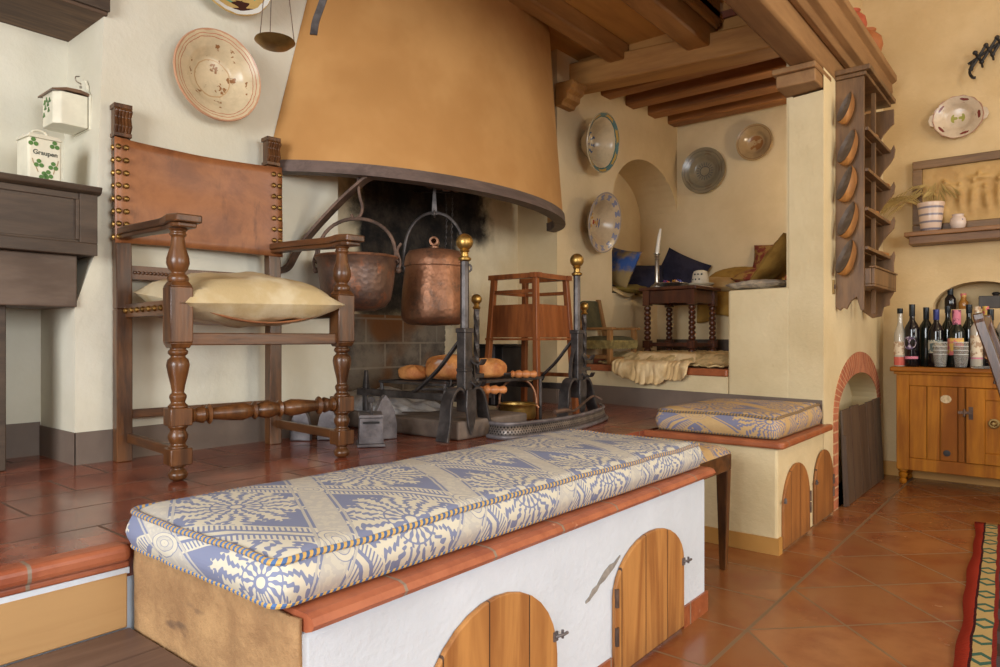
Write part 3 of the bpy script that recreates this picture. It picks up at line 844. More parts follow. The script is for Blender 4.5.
# ------------------------------------------------------------------ stool between the benches
st = thing('upholstered_stool', 'wooden stool with tapered legs and damask seat standing between the two masonry benches', 'stool', (-1.18, 2.32, 0))
for x in (-1.37, -0.972):
    for y in (2.195, 2.485):
        MB().taper((x - 0.012, x + 0.012, y - 0.012, y + 0.012, 0.0), (x - 0.021, x + 0.021, y - 0.021, y + 0.021, 0.365)).build('leg', M_CHAIR, st, smooth=False, bevel=0.003)
m = MB()
m.box(-1.392, -0.95, 2.173, 2.195, 0.366, 0.425); m.box(-1.392, -0.95, 2.485, 2.507, 0.366, 0.425)
m.box(-1.392, -1.37, 2.195, 2.485, 0.366, 0.425); m.box(-0.972, -0.95, 2.195, 2.485, 0.366, 0.425)
m.build('apron', M_CHAIRH, st, smooth=False, bevel=0.003)
m = MB()
def seatf(u, v):
    x = -1.171 + 0.222 * (2 * u - 1); y = 2.34 + 0.168 * (2 * v - 1)
    e = (1 - abs(2 * u - 1) ** 6) * (1 - abs(2 * v - 1) ** 6)
    return (x, y, 0.427 + 0.035 * max(e, 0) ** 0.35)
nu, nv = 23, 19
vs = [seatf(i / (nu - 1), j / (nv - 1)) for i in range(nu) for j in range(nv)]
fs = [(i * nv + j, (i + 1) * nv + j, (i + 1) * nv + j + 1, i * nv + j + 1) for i in range(nu - 1) for j in range(nv - 1)]
m.add(vs, fs, None, [[(vs[q][0], vs[q][1]) for q in f] for f in fs])
m.build('seat', M_DAM2, st, angle=80)
# ------------------------------------------------------------------ walnut armchair
ac = thing('armchair', 'high walnut armchair with turned legs and brass-nailed tan leather back', 'armchair', (-1.922, 1.203, PZ), -0.097)
def AB(name, mb, mat, par=ac, **k): return mb.build(name, mat, par, world=False, **k)
LEGP = [(.012, 0), (.024, .008), (.027, .02), (.021, .03), (.014, .036), (.023, .043), (.02, .048)]
L2 = [(.022, .09), (.028, .096), (.019, .104), (.026, .12), (.027, .13), (.02, .145), (.028, .155), (.024, .16)]
L3 = [(.024, .205), (.028, .212), (.018, .222), (.023, .236), (.023, .243), (.016, .25), (.019, .27), (.027, .305), (.031, .328), (.028, .343), (.018, .353), (.026, .36), (.027, .368), (.02, .374), (.027, .38)]
L4 = [(.026, .562), (.029, .572), (.027, .58), (.017, .589), (.026, .60), (.031, .617), (.03, .632), (.021, .662), (.017, .69), (.024, .698), (.019, .705), (.027, .714), (.024, .722)]
def front_leg(y):
    m = MB()
    for pr in (LEGP, L2, L3, L4): m.lathe(pr, 20, c=(0, y, 0))
    m.box(-.03, .03, y - .03, y + .03, .046, .094); m.box(-.03, .03, y - .03, y + .03, .157, .208)
    m.taper((-.024, .024, y - .024, y + .024, .376), (-.031, .031, y - .031, y + .031, .392)); m.box(-.031, .031, y - .031, y + .031, .392, .55)
    m.taper((-.031, .031, y - .031, y + .031, .55), (-.022, .022, y - .022, y + .022, .566))
    return m
for sy in (-1, 1):
    AB('leg', front_leg(.268 * sy), M_CHAIR, bevel=0.004)
    y = .25 if sy > 0 else -.278
    m = MB().taper((-.474, -.43, y - .024, y + .024, 0), (-.474, -.43, y - .024, y + .024, .5)).taper((-.474, -.43, y - .024, y + .024, .5), (-.492, -.452, y - .024, y + .024, 1.065))
    AB('leg', m, M_CHAIR, smooth=False, bevel=0.003)
    m = MB(); m.box(-.496, -.446, y - .027, y + .027, 1.066, 1.08)
    for k in range(5):
        yy = y - .02 + .01 * k
        m.tube([(-.455, yy, 1.08), (-.445, yy, 1.10), (-.45, yy, 1.13), (-.44, yy, 1.15), (-.445, yy, 1.158)], [.006, .008, .006, .008, .006], 8)
    m.box(-.49, -.455, y - .024, y + .024, 1.08, 1.158); m.cyl((-.45, y - .027, 1.15), (-.45, y + .027, 1.15), .009)
    m.box(-.497, -.444, y - .028, y + .028, 1.158, 1.174)
    AB('finial', m, M_CHAIR, smooth=False, bevel=0.002)
    # arm
    ya = .268 * sy
    path = [(-.49, y, .752), (-.35, y * .95 + ya * .05, .75), (-.18, y * .6 + ya * .4, .743), (-.05, ya, .738), (.03, ya, .738), (.085, ya, .735)]
    ws = [.045, .05, .054, .066, .088, .07]
    m = MB().strip(spl(path, 3), [ws[min(5, i // 3)] + (ws[min(5, i // 3 + 1)] - ws[min(5, i // 3)]) * (i % 3) / 3 for i in range(16)], .022, (0, 1, 0))
    path2 = [(p[0] - (0.012 if i == 5 else 0), p[1], p[2] - .017) for i, p in enumerate(path)]
    m.strip(spl(path2, 3), [.036, .036, .037, .038, .04, .04, .042, .045, .048, .05, .054, .06, .066, .066, .056, .05], .014, (0, 1, 0))
    AB('armrest', m, M_CHAIRH, smooth=False, bevel=0.004)
    # seat side rail and its nails
    ys = .262 * sy
    rail = AB('side_rail', MB().box(-.45, -.03, ys - .014, ys + .014, .472, .516), M_CHAIRH, smooth=False, bevel=.003)
    for k in range(8): AB('nail', MB().sphere((-.42 + .052 * k, ys + .015 * sy, .494), .0095, 8), M_NAIL, rail)
    AB('stretcher', MB().box(-.44, -.03, ys - .009, ys + .009, .062, .092), M_CHAIRH, smooth=False, bevel=.002)
AB('front_rail', MB().box(-.012, .016, -.238, .238, .384, .42), M_CHAIRY, smooth=False, bevel=.003)
m = MB().box(-.465, -.445, -.254, .226, .60, .645)
for k in range(38): m.sphere((-.4445, -.243 + k * .0123, .622), .0062, 6)
AB('back_rail', m, M_CHAIRY)
AB('stretcher', MB().box(-.462, -.446, -.254, .226, .14, .168), M_CHAIRY, smooth=False, bevel=.002)
sp = [(.018, -.238), (.024, -.232), (.019, -.222), (.026, -.2), (.017, -.188), (.030, -.18), (.017, -.172), (.019, -.155), (.025, -.11), (.027, -.08), (.02, -.055), (.016, -.05), (.028, -.042), (.019, -.035), (.024, -.02), (.028, 0)]
sp = sp + [(r, -z) for r, z in reversed(sp[:-1])]
AB('stretcher', MB().lathe(sp, 16, RT((0, 0, .183), rx=-PI / 2)), M_CHAIR)
def backf(u, v):
    y = -.306 + .584 * u; z = .715 + .345 * v; e = 1 - (2 * u - 1) ** 2
    return (-.428 - .02 * (z - .5) - .022 * e * (1 + .3 * math.sin(v * 3)) + .004 * mnoise.noise(Vector((u * 5, v * 4, 1))), y, z - .006 * e * (1 if v > .5 else -1) * abs(2 * v - 1) ** 3)
lb = AB('leather_back', MB().grid(25, 13, backf), M_LEATHER, solid=.006)
m = MB()
for sy in (-1, 1):
    o_ = 0 if sy > 0 else .028
    for k in range(8):
        for j, yy in enumerate((.268, .244)):
            z = .735 + .042 * k; AB('nail', MB().sphere((-.424 - .02 * (z - .5), (yy + o_) * sy, z), .0095, 8, (0.6, 1, 1)), M_NAIL, lb)
        AB('nail', MB().sphere((-.45 - .02 * (z - .5), (.277 + o_) * sy, z), .0105, 8, (1, .7, 1)), M_NAIL, lb)
def seatl(u, v):
    x = -.45 + .46 * u; y = .25 * (2 * v - 1); e = 1 - (2 * v - 1) ** 2
    return (x, y, .508 - .055 * e)
AB('leather_seat', MB().grid(11, 21, seatl), M_LEATHER, solid=.005)
# ------------------------------------------------------------------ pillows
def pillow_mb(w, l, h, seed=0.0, n=21, wr=0.006, pinch=0.07, e=0.55):
    m = MB()
    def f(sgn):
        def g(u, v):
            a, b = 2 * u - 1, 2 * v - 1
            x = w / 2 * a * (1 - pinch * (1 - b * b)); y = l / 2 * b * (1 - pinch * (1 - a * a))
            t = max((1 - a ** 2) * (1 - b ** 2), 0) ** e
            nz = wr * mnoise.noise(Vector((a * 2.2 + seed, b * 2.2, sgn + seed))) * min(1, t * 3) + wr * .6 * mnoise.noise(Vector((a * 5, b * 5 + seed, sgn)))* min(1, t * 3)
            return (x, y, sgn * (h / 2 * t) + nz)
        return g
    m.grid(n, n, f(1)); m.grid(n, n, f(-1))
    return m
def pillow(name, label, cat, loc, rot, w, l, h, mat, seed=0.0, group=None, **k):
    o = pillow_mb(w, l, h, seed, **k).build(name, mat, None, angle=75)
    o.location = loc; o.rotation_euler = rot
    return tag(o, label, cat, group)
pillow('seat_pillow', 'plump beige silk pillow lying on the leather seat of the walnut armchair', 'pillow', (-2.095, 1.212, .978), (0.02, 0.11, -.12), .45, .52, .17, M_SILK, 3.1, wr=.014, pinch=.04, e=.42)
# ------------------------------------------------------------------ mantel in the left wall, tins
mt = thing('mantel_shelf', 'dark brown panelled wooden mantel box fixed across the recess beside the armchair', 'mantel', (-2.43, 0.4, 1.1))
m = MB().box(-2.74, -2.405, -1.6, 0.893, 1.112, 1.306)
m.build('box', M_DARK, mt, smooth=False, bevel=0.004)
m = MB(); m.prism([(-2.74, 1.307), (-2.405, 1.307), (-2.392, 1.315), (-2.385, 1.332), (-2.74, 1.332)], lambda a, b, d: (a, d, b), -1.6, 0.905)
m.build('top_board', M_DARK, mt, smooth=False, bevel=0.003)
m = MB()
for (y0, y1, z0, z1) in ((-1.6, 0.892, 1.112, 1.15), (0.84, 0.892, 1.15, 1.305), (-1.6, 0.84, 1.285, 1.305), (-1.6, 0.84, 1.15, 1.158), (0.83, 0.84, 1.158, 1.285)):
    m.box(-2.405, -2.392 if z1 - z0 > .03 or y1 - y0 < .1 else -2.398, y0, y1, z0, z1)
m.build('panel_frame', M_DARK, mt, smooth=False, bevel=0.002)
ml = MB(); ml.box(-2.70, -2.43, -1.6, 0.846, 0.948, 1.111)
struct(ml.build('beam_mantel_lintel', mk('peeling_brown_paint', (84, 66, 52), (108, 90, 76), 0.6, scale=9, stretch=(1, .3, 1), bump=0.4, bscale=25), None, smooth=False, bevel=0.004))
m = MB(); m.box(-2.76, -2.425, -1.6, 0.936, 1.905, 2.26)
struct(m.build('beam_recess_lintel', M_DARKX, None, smooth=False, bevel=0.004))
struct(MB().box(-2.4249, -2.412, -1.6, 0.938, 1.915, 2.27).build('trim_recess_board', M_DARK, None, smooth=False, bevel=0.003))
def clover(m, mf, a, b, r):
    for k in range(3):
        t = PI / 2 + k * 2 * PI / 3
        c = (a + r * .75 * math.cos(t), b + r * .75 * math.sin(t))
        m.prism([(c[0] + r * .62 * math.cos(q * PI / 5), c[1] + r * .62 * math.sin(q * PI / 5)) for q in range(10)], mf, 0.0002, 0.0012)
def stem(m, mf, pts, w=.0012):
    for p, q in zip(pts, pts[1:]):
        d = Vector((q[0] - p[0], q[1] - p[1])); n = Vector((-d.y, d.x)).normalized() * w
        m.prism([(p[0] + n.x, p[1] + n.y), (p[0] - n.x, p[1] - n.y), (q[0] - n.x, q[1] - n.y), (q[0] + n.x, q[1] + n.y)], mf, 0.0002, 0.0008)
# enamel tin marked Graupen
TX, TY, TZ = -2.455, 0.765, 1.333
tn = thing('storage_tin', 'white enamel tin with green clovers and the word Graupen on the mantel shelf', 'tin', (TX, TY, TZ), 0.06)
T = lambda n, mb, mat, par=tn, **k: mb.build(n, mat, par, world=False, **k)
T('body', MB().box(-.09, 0, -.047, .047, 0, .136), M_ENAMEL, smooth=False, bevel=.006)
T('lid', MB().taper((-.093, .003, -.05, .05, .136), (-.085, -.005, -.042, .042, .15)), M_ENAMEL, smooth=False, bevel=.003)
T('handle', MB().tube(spl([(-.045, -.022, .149), (-.045, -.018, .164), (-.045, 0, .170), (-.045, .018, .164), (-.045, .022, .149)], 4), .004, 8), M_ENAMEL)
fm = lambda a, b, d: (d, a, b)
for a, b in ((-.033, .12), (.026, .12), (-.018, .056), (.022, .054), (-.004, .020), (.008, .026)):
    m = MB(); clover(m, fm, a, b, .011); T('clover', m, M_GREENL, smooth=False)
m = MB(); stem(m, fm, [(-.036, .07), (-.034, .06), (-.026, .045), (-.02, .03)]); stem(m, fm, [(.036, .075), (.034, .062), (.026, .045), (.022, .03)])
T('stems', m, mk('stem_brown', (168, 140, 100)), smooth=False)
cu = bpy.data.curves.new('tin_text', 'FONT'); cu.body = 'Graupen'; cu.size = .0195; cu.align_x = 'CENTER'; cu.extrude = .0004; cu.offset = .0004
to = bpy.data.objects.new('tin_text', cu); me = bpy.data.meshes.new_from_object(to); bpy.data.objects.remove(to)
tm = Matrix(((0, 0, 1, .0006), (1, 0, 0, 0), (0, 1, 0, .085), (0, 0, 0, 1))); me.transform(tm); me.materials.append(M_TXT)
lo = bpy.data.objects.new('lettering', me); COL.objects.link(lo); lo.parent = tn
# salt box on the recess wall
SB = thing('salt_box', 'cream enamel salt box with brown lid and clovers hanging on the recess wall', 'salt box', (-2.58, 0.915, 1.545))
T2 = lambda n, mb, mat, **k: mb.build(n, mat, SB, world=False, **k)
bp = [(-.066, 0), (.066, 0), (.066, .115), (.045, .135), (.045, .15), (.03, .172), (0, .18), (-.03, .172), (-.045, .15), (-.045, .135), (-.066, .115)]
T2('back_plate', MB().prism(bp, lambda a, b, d: (a, d, b), -.004, .004), M_ENAMEL, smooth=False, bevel=.002)
hp = [(.062, -.006), (.062, -.085), (.045, -.105), (-.045, -.105), (-.062, -.085), (-.062, -.006)]
T2('body', MB().prism(hp, lambda a, b, d: (a, b, d), .002, .108), M_ENAMEL, smooth=False, bevel=.003)
m = MB()
lp = [(.066, -.004), (.066, -.09), (.048, -.112), (-.048, -.112), (-.066, -.09), (-.066, -.004)]
m.prism([(-.004, .118), (-.03, .124), (-.07, .122), (-.113, .109), (-.113, .104), (-.07, .112), (-.03, .113), (-.004, .109)], lambda a, b, d: (d, a, b), -.066, .066)
T2('lid', m, M_LIDB, smooth=False)
m = MB()
fs_ = lambda a, b, d: (a, -.1052 - d, b)
for a, b in ((-.025, .08), (-.008, .086), (-.018, .062), (-.03, .04), (.005, .07), (.02, .08), (.012, .05)):
    m = MB(); clover(m, fs_, a, b, .007); T2('clover', m, M_GREENL, smooth=False)
m = MB().tube(spl([(0, -.005, .165), (.0, -.02, .172), (0, -.022, .185), (0, -.01, .19)], 4), .0022, 6); m.sphere((0, -.006, .155), .005, 8)
T2('hook', m, M_SILVER)
# dark framed board leaning in the lower recess
fb = thing('framed_board', 'dark framed board leaning in the lower recess at the picture edge', 'board', (-2.50, 0.4, PZ))
MB().box(-2.52, -2.50, -0.3, 0.665, PZ + .008, 0.96).build('panel', M_BLACK, fb, smooth=False)
m = MB(); m.box(-2.525, -2.49, 0.645, 0.672, PZ + .001, 0.97); m.box(-2.525, -2.49, -0.3, 0.645, 0.945, 0.97)
m.build('frame', M_DARK, fb, smooth=False, bevel=.003)
# ------------------------------------------------------------------ plates
def plate_mat(name, base, spots=None, rings=(), dots=None, core=None, rough=0.25, speck=None):
    """rings (r0,r1,colour) and dots (r0,r1,count,colour[,duty]) as fractions of metres from the centre"""
    t = MT(name, rough); v = t.vec('Object'); x, y, z = t.xyz(v)
    w = (t.noise(v, 25, 3) - 0.5) * 0.012
    r = (x * x + y * y).sqrt() + w; th = y.atan2(x)
    c = t.mix(t.noise(v, 12, 5, .7).step(.35, .7), base, tuple(q * .9 for q in base))
    if speck: c = t.mix(t.noise(v, speck[0], 3, .6).step(speck[1], speck[1] + .04) * r.lt(speck[3]), c, speck[2])
    for r0, r1, col in rings: c = t.mix(r.gt(r0) * r.lt(r1), c, col)
    for d in (dots or ()):
        r0, r1, n, col = d[:4]; duty = d[4] if len(d) > 4 else 0.0
        k = ((th * n).cos() + (r * 260).sin() * .4).gt(duty) * r.gt(r0) * r.lt(r1); c = t.mix(k, c, col)
    t.color(c); return t.m
PROF = [(0, .006), (.45, .006), (.52, .012), (.62, .030), (.68, .036), (.97, .052), (1.0, .056), (.985, .062), (.68, .046), (.62, .040), (.50, .020), (.44, .016), (.0, .016)]
BOWL = [(0, .0), (.30, .0), (.36, .012), (.55, .14), (.72, .30), (.80, .345), (.99, .40), (1.0, .415), (.98, .425), (.79, .372), (.70, .325), (.53, .17), (.36, .045), (.3, .035), (0, .035)]
def plate(name, label, pos, nrm, r, prof, mat, group=None, sx=1.0, k=1.0, cat='plate'):
    pr = [(q[0] * r, q[1] * (k if prof is PROF else r * k)) for q in prof]
    o = MB().lathe(pr, 48, sx=sx).build(name, mat, None, world=False, angle=50)
    set_m(o, facing(pos, nrm)); return tag(o, label, cat, group)
P1 = plate_mat('plate_red_rim', (214, 194, 158), rings=((.155, .164, (190, 142, 110)), (.134, .1365, (176, 112, 84)), (.144, .1465, (186, 122, 94)), (.064, .068, (186, 152, 110))), speck=(30, .60, (140, 96, 58), .12))
plate('wall_plate', 'large cream dish with red-brown rim lines hanging above the armchair', (-2.432, 1.288, 1.80), (1, -.04, -.02), .163, PROF, P1, k=1.2)
P2 = plate_mat('plate_green_leaf', (210, 176, 110), rings=((.150, .166, (226, 224, 214)),), dots=((.05, .128, 3, (104, 164, 134), -.25), (.112, .150, 5, (70, 42, 36), .45)))
plate('wall_plate', 'plate with green fern and dark leaf painting hung highest, above the red-rimmed dish', (-2.432, 1.338, 2.215), (1, 0, -.03), .17, PROF, P2, k=1.2)
P3 = plate_mat('bowl_blue_yellow', (196, 174, 138), rings=((.158, .166, (64, 98, 96)), (.180, .184, (64, 98, 96)), (.166, .18, (174, 140, 70)), (.186, .196, (184, 164, 130))), dots=((.164, .182, 7, (84, 112, 110), .35), (.045, .075, 9, (74, 92, 120), .45), (.0, .03, 3, (60, 66, 100), .5)))
plate('wall_bowl', 'deep bowl with teal and yellow rim band, upper of the two on the niche wall', (XW + .012, 3.85, 2.125), (1, -.02, -.16), .19, BOWL, P3, k=1.75)
P4 = plate_mat('dish_blue_scallop', (196, 172, 138), rings=((.186, .196, (150, 138, 132)),), dots=((.148, .182, 13, (122, 124, 146), .2), (.03, .075, 2, (74, 84, 124), .7), (.02, .06, 3, (184, 134, 50), .75), (.0, .02, 1, (150, 60, 40), .0)))
plate('wall_bowl', 'dish with blue scallops round its rim, lower of the two on the niche wall', (XW + .012, 3.925, 1.62), (1, -.02, -.16), .196, BOWL, P4, k=1.3)
P5 = plate_mat('plate_grey_blue', (140, 128, 104), rings=((.118, .134, (120, 112, 92)), (.15, .156, (112, 104, 86)), (.035, .041, (76, 76, 74))), dots=((.041, .07, 19, (98, 96, 88), .1), (.125, .15, 5, (110, 92, 70), .8)))
plate('wall_plate', 'large grey-blue plate with dark ring on the alcove back wall', (-2.195, 5.245, 2.165), (0, -1, -.03), .178, PROF, P5)
P6 = plate_mat('plate_beige_brown', (176, 146, 104), rings=((.118, .124, (140, 110, 74)),), speck=(22, .46, (146, 98, 56), .055))
plate('wall_plate', 'smaller beige plate with brown blotch on the alcove back wall near the pillar', (-1.797, 5.245, 2.315), (0, -1, -.03), .136, PROF, P6)
# oval serving dish
P7 = plate_mat('oval_white_floral', (200, 180, 154), rings=((.119, .126, (166, 128, 106)),), dots=((.085, .108, 5, (112, 50, 44), .82), (.0, .035, 2, (140, 138, 56), .2)))
ov = thing('oval_platter', 'oval white platter with scalloped edge, two handles and floral sprigs high on the far wall', 'platter', (-0.487, 4.852, 2.142))
set_m(ov, facing((-0.487, 4.854, 2.142), (.06, -1, -.02)))
m = MB(); n_ = 64
pr = [(q[0] * .126, q[1] * .8) for q in PROF]
vs = []; 
for r, z in pr:
    for i in range(n_):
        a = 2 * PI * i / n_; w_ = 1 + (.022 * math.cos(a * 14) if r > .11 else 0)
        vs.append((r * w_ * math.cos(a) * 1.0, r * w_ * math.sin(a) * .98, z))
fs = [(j * n_ + i, j * n_ + (i + 1) % n_, (j + 1) * n_ + (i + 1) % n_, (j + 1) * n_ + i) for j in range(len(pr) - 1) for i in range(n_)]
m.add(vs, fs); m.build('dish', P7, ov, world=False, angle=50)
for s in (-1, 1):
    MB().prism([(s * .118, .04), (s * .14, .03), (s * .15, .0), (s * .14, -.03), (s * .118, -.04)], lambda a, b, d: (a, b, d), .034, .046).build('handle', P7, ov, world=False, smooth=False, bevel=.004)
# ------------------------------------------------------------------ brass scale pan and iron hook hung from the ceiling beam
sp_ = thing('hanging_scale_pan', 'brass scale pan hanging on cords in front of the chimney hood', 'scale pan', (-2.037, 1.304, 1.815))
pr = [(0, 0), (.03, .0), (.046, .006), (.06, .018), (.0655, .023), (.064, .027), (.046, .011), (.03, .006), (0, .006)]
MB().lathe(pr, 36).build('pan', M_BRASSD, sp_, world=False)
for a in (0.75, 2.85, 4.9):
    MB().cyl((.063 * math.cos(a), .063 * math.sin(a), .024), (.002 * math.cos(a), .002 * math.sin(a), .55), .0016, n=6).build('cord', M_IRONR, sp_, world=False)
m = MB(); m.cyl((0, 0, .55), (0, 0, .829), .004, n=8); m.tube([(.012 * math.cos(t), 0, .545 + .012 * math.sin(t)) for t in [i * PI / 6 for i in range(12)]], .003, 6, closed=True)
m.build('hanger', M_IRON, sp_, world=False)
hk = thing('iron_hook', 'blackened iron hook with flattened tip hanging in front of the hood', 'hook', (-1.92, 1.40, 1.86))
m = MB().strip(spl([(-.017, -.015, 0), (-.012, -.01, .045), (.0, .0, .09), (.012, .008, .14), (.008, .006, .22), (0, 0, .30)], 4), .024, .009, (.63, .77, 0))
m.build('blade', M_IRON, hk, world=False, smooth=False, bevel=.001)
MB().cyl((0, 0, .30), (0, 0, .784), .005, n=8).build('rod', M_IRON, hk, world=False)
# ------------------------------------------------------------------ hearth
hs = MB()
hs.box(-2.745, -1.84, 1.99, 2.44, PZ + .001, PZ + .075)
tag(hs.build('hearth_stone', M_STONE, None, smooth=False, bevel=.01), 'low sooty stone slab under the andirons and loaves', 'hearth stone')
m = MB(); m.grid(26, 22, lambda u, v: (-2.72 + .52 * u, 2.02 + .40 * v, PZ + .074 + (.11 * (1 - u) ** 1.3 + .03 * mnoise.noise(Vector((u * 6, v * 6, 2)))) * max(0, (1 - (2 * u - 1) ** 8) * (1 - (2 * v - 1) ** 6))))
o = m.build('ash_heap', M_ASH, None); o['kind'] = 'stuff'; tag(o, 'pale grey wood ash lying on the hearth stone', 'ash')
# crane: flat iron brace from the wall to the hood rim
cr = MB().strip(spl([(-2.425, 1.56, 1.115), (-2.405, 1.60, 1.135), (-2.405, 1.655, 1.22), (-2.335, 1.735, 1.35), (-2.235, 1.80, 1.46), (-2.18, 1.86, 1.513), (-2.14, 2.02, 1.523)], 6), .05, .012, (.55, -.75, .15))
tag(cr.build('iron_brace', M_IRONR, None, smooth=False, bevel=.002), 'curved flat iron brace running from the wall up under the hood rim', 'brace')
def bail(parent, c, w, zr, h, r, mat, ydir, n=20):
    """semicircular handle over a pot, plane along YDIR"""
    d = Vector(ydir).normalized(); pts = []
    for i in range(n + 1):
        t = PI * i / n
        pts.append(Vector((c[0], c[1], 0)) - d * (w * math.cos(t)) + Vector((0, 0, zr + h * math.sin(t) ** .8)))
    e0, e1 = pts[0], pts[-1]
    pts = [e0 + d * -.012 + Vector((0, 0, -.015))] + pts + [e1 + d * .012 + Vector((0, 0, -.015))]
    return MB().tube(pts, r, 8).build('bail_handle', mat, parent)
camright = (.774, .633, 0)
# open cauldron
CX_, CY_ = -2.225, 1.80
ca = thing('copper_cauldron', 'wide open blackened copper cauldron hanging under the hood behind the armchair', 'cauldron', (CX_, CY_, .955))
pr = [(0, .0), (.07, .004), (.115, .02), (.137, .05), (.146, .10), (.154, .16), (.159, .205), (.166, .213), (.168, .22), (.160, .223), (.153, .213), (.147, .16), (.139, .10), (.13, .055), (.105, .028), (0, .014)]
MB().lathe(pr, 40, c=(CX_, CY_, .957)).build('vessel', M_COPPERD, ca)
MB().tube([(CX_ + .164 * math.cos(2 * PI * i / 40), CY_ + .164 * math.sin(2 * PI * i / 40), .957 + .218) for i in range(40)], .006, 8, closed=True).build('rim', M_COPPER, ca)
bail(ca, (CX_, CY_), .158, 1.17, .165, .0075, M_IRONR, camright)
for s in (-1, 1):
    e = Vector((CX_, CY_, 0)) + Vector(camright) * (.168 * s)
    m = MB().tube(spl([e + Vector((0, 0, 1.12)), e + Vector(camright) * (.008 * s) + Vector((0, 0, 1.16)), e + Vector(camright) * (-.004 * s) + Vector((0, 0, 1.205)), e + Vector(camright) * (.012 * s) + Vector((0, 0, 1.235))], 5), .0055, 8)
    m.sphere(tuple(e + Vector((0, 0, 1.125))), .013, 8)
    m.build('ear', M_IRONR, ca)
hg = MB().tube(spl([(CX_ + .0, CY_ + .005, 1.56), (CX_ + .002, CY_ + .008, 1.45), (CX_ + .012, CY_ + .018, 1.38), (CX_ + .004, CY_ + .008, 1.342), (CX_ - .012, CY_ - .008, 1.336), (CX_ - .02, CY_ - .012, 1.352)], 6), .0065, 8)
tag(hg.build('pot_hanger', M_IRONR, None), 'bent iron rod carrying the open cauldron by its handle', 'pot hanger')
# lidded pot
PX_, PY_ = -2.20, 2.22
po = thing('copper_pot', 'tall hammered copper pot with lid hanging under the hood beside the open cauldron', 'pot', (PX_, PY_, .905))
pr = [(0, 0), (.11, .004), (.138, .018), (.148, .04), (.149, .08), (.143, .17), (.134, .25), (.127, .292), (.127, .30)]
MB().lathe(pr, 40, c=(PX_, PY_, .905)).build('vessel', M_COPPER, po)
pr = [(.1325, .262), (.1365, .266), (.135, .285), (.130, .312), (.114, .334), (.06, .345), (0, .348)]
ld = MB().lathe(pr, 40, c=(PX_, PY_, .905)).build('lid', M_COPPER, po)
m = MB().tube([(PX_, PY_, 1.25), (PX_, PY_, 1.262)], .02, 12); kx = RT((PX_, PY_, 1.283), 0, 0, .68)
m.lathe([(.012, -.032), (.021, -.03), (.022, 0), (.021, .03), (.012, .032), (.012, -.032)], 16, kx @ RT((0, 0, 0), rx=PI / 2))
m.build('lid_knob', M_COPPER, ld)
bail(po, (PX_, PY_), .138, 1.19, .225, .007, M_IRON, camright)
for s in (-1, 1):
    e = Vector((PX_, PY_, 1.165)) + Vector(camright) * (.15 * s)
    m = MB().tube([tuple(e + Vector(camright) * (.017 * math.cos(t)) + Vector((0, 0, .017 * math.sin(t)))) for t in [i * PI / 8 for i in range(16)]], .005, 8, closed=True)
    m.build('ring', M_IRON, po)
m = MB().strip([(PX_, PY_, 1.535), (PX_, PY_, 1.50), (PX_, PY_, 1.43), (PX_, PY_, 1.405)], [.012, .014, .022, .026], .008, camright)
m.tube([tuple(Vector((PX_, PY_, 1.412)) + Vector((-.633, .774, 0)) * (.012 * math.cos(t)) + Vector((0, 0, .014 * math.sin(t) - .002))) for t in [i * PI / 8 for i in range(16)]], .004, 6, closed=True)
tag(m.build('pot_hanger', M_IRON, None), 'flat forged hanger holding the lidded copper pot', 'pot hanger')
ch = thing('hook_chain', 'short rusty chain of open rings under the hood rim above the lidded pot', 'chain', (PX_, PY_, 1.54))
for i, (dx, dz, r) in enumerate(((-.02, .005, .017), (.018, .0, .02), (.055, -.006, .022), (.098, -.008, .024))):
    e = Vector((PX_, PY_, 1.535 + dz)) + Vector(camright) * dx
    ax = Vector(camright) if i % 2 == 0 else (Vector(camright) * .8 + Vector((-.633, .774, 0)) * .6)
    MB().tube([tuple(e + ax * (r * math.cos(t)) + Vector((0, 0, .7 * r * math.sin(t)))) for t in [k * PI / 8 for k in range(16)]], .0042, 6, closed=True).build('link', M_IRONR, ch)
e = Vector((PX_, PY_, 1.53)) + Vector(camright) * .118
MB().tube(spl([e, e + Vector(camright) * .02 + Vector((0, 0, .01)), e + Vector(camright) * .045 + Vector((0, 0, .03)), e + Vector(camright) * .06 + Vector((0, 0, .06))], 4), .0045, 6).build('hook', M_IRONR, ch)
# long thin chain
lc = thing('long_chain', 'long thin two-strand chain hanging down against the pale hearth wall', 'chain', (-2.50, 2.62, .9))
for s, dx in ((0, -.01), (1, .022)):
    m = MB(); n_ = 46
    for i in range(n_):
        z = 1.60 - .015 * i; c = Vector((-2.50, 2.62, z)) + Vector(camright) * (dx + .004 * math.sin(i * .2 + s))
        ax = Vector(camright) if i % 2 else Vector((-.633, .774, 0))
        m.tube([tuple(c + ax * (.0038 * math.cos(t)) + Vector((0, 0, .0098 * math.sin(t)))) for t in [k * PI / 4 for k in range(8)]], .0018, 4, closed=True)
    m.build('strand', M_IRON, lc)
MB().tube([(-2.52, 2.61, 1.612), (-2.49, 2.63, 1.612), (-2.60, 2.62, 1.63), (-2.749, 2.62, 1.65)], .006, 6).build('wall_hook', M_IRON, lc)
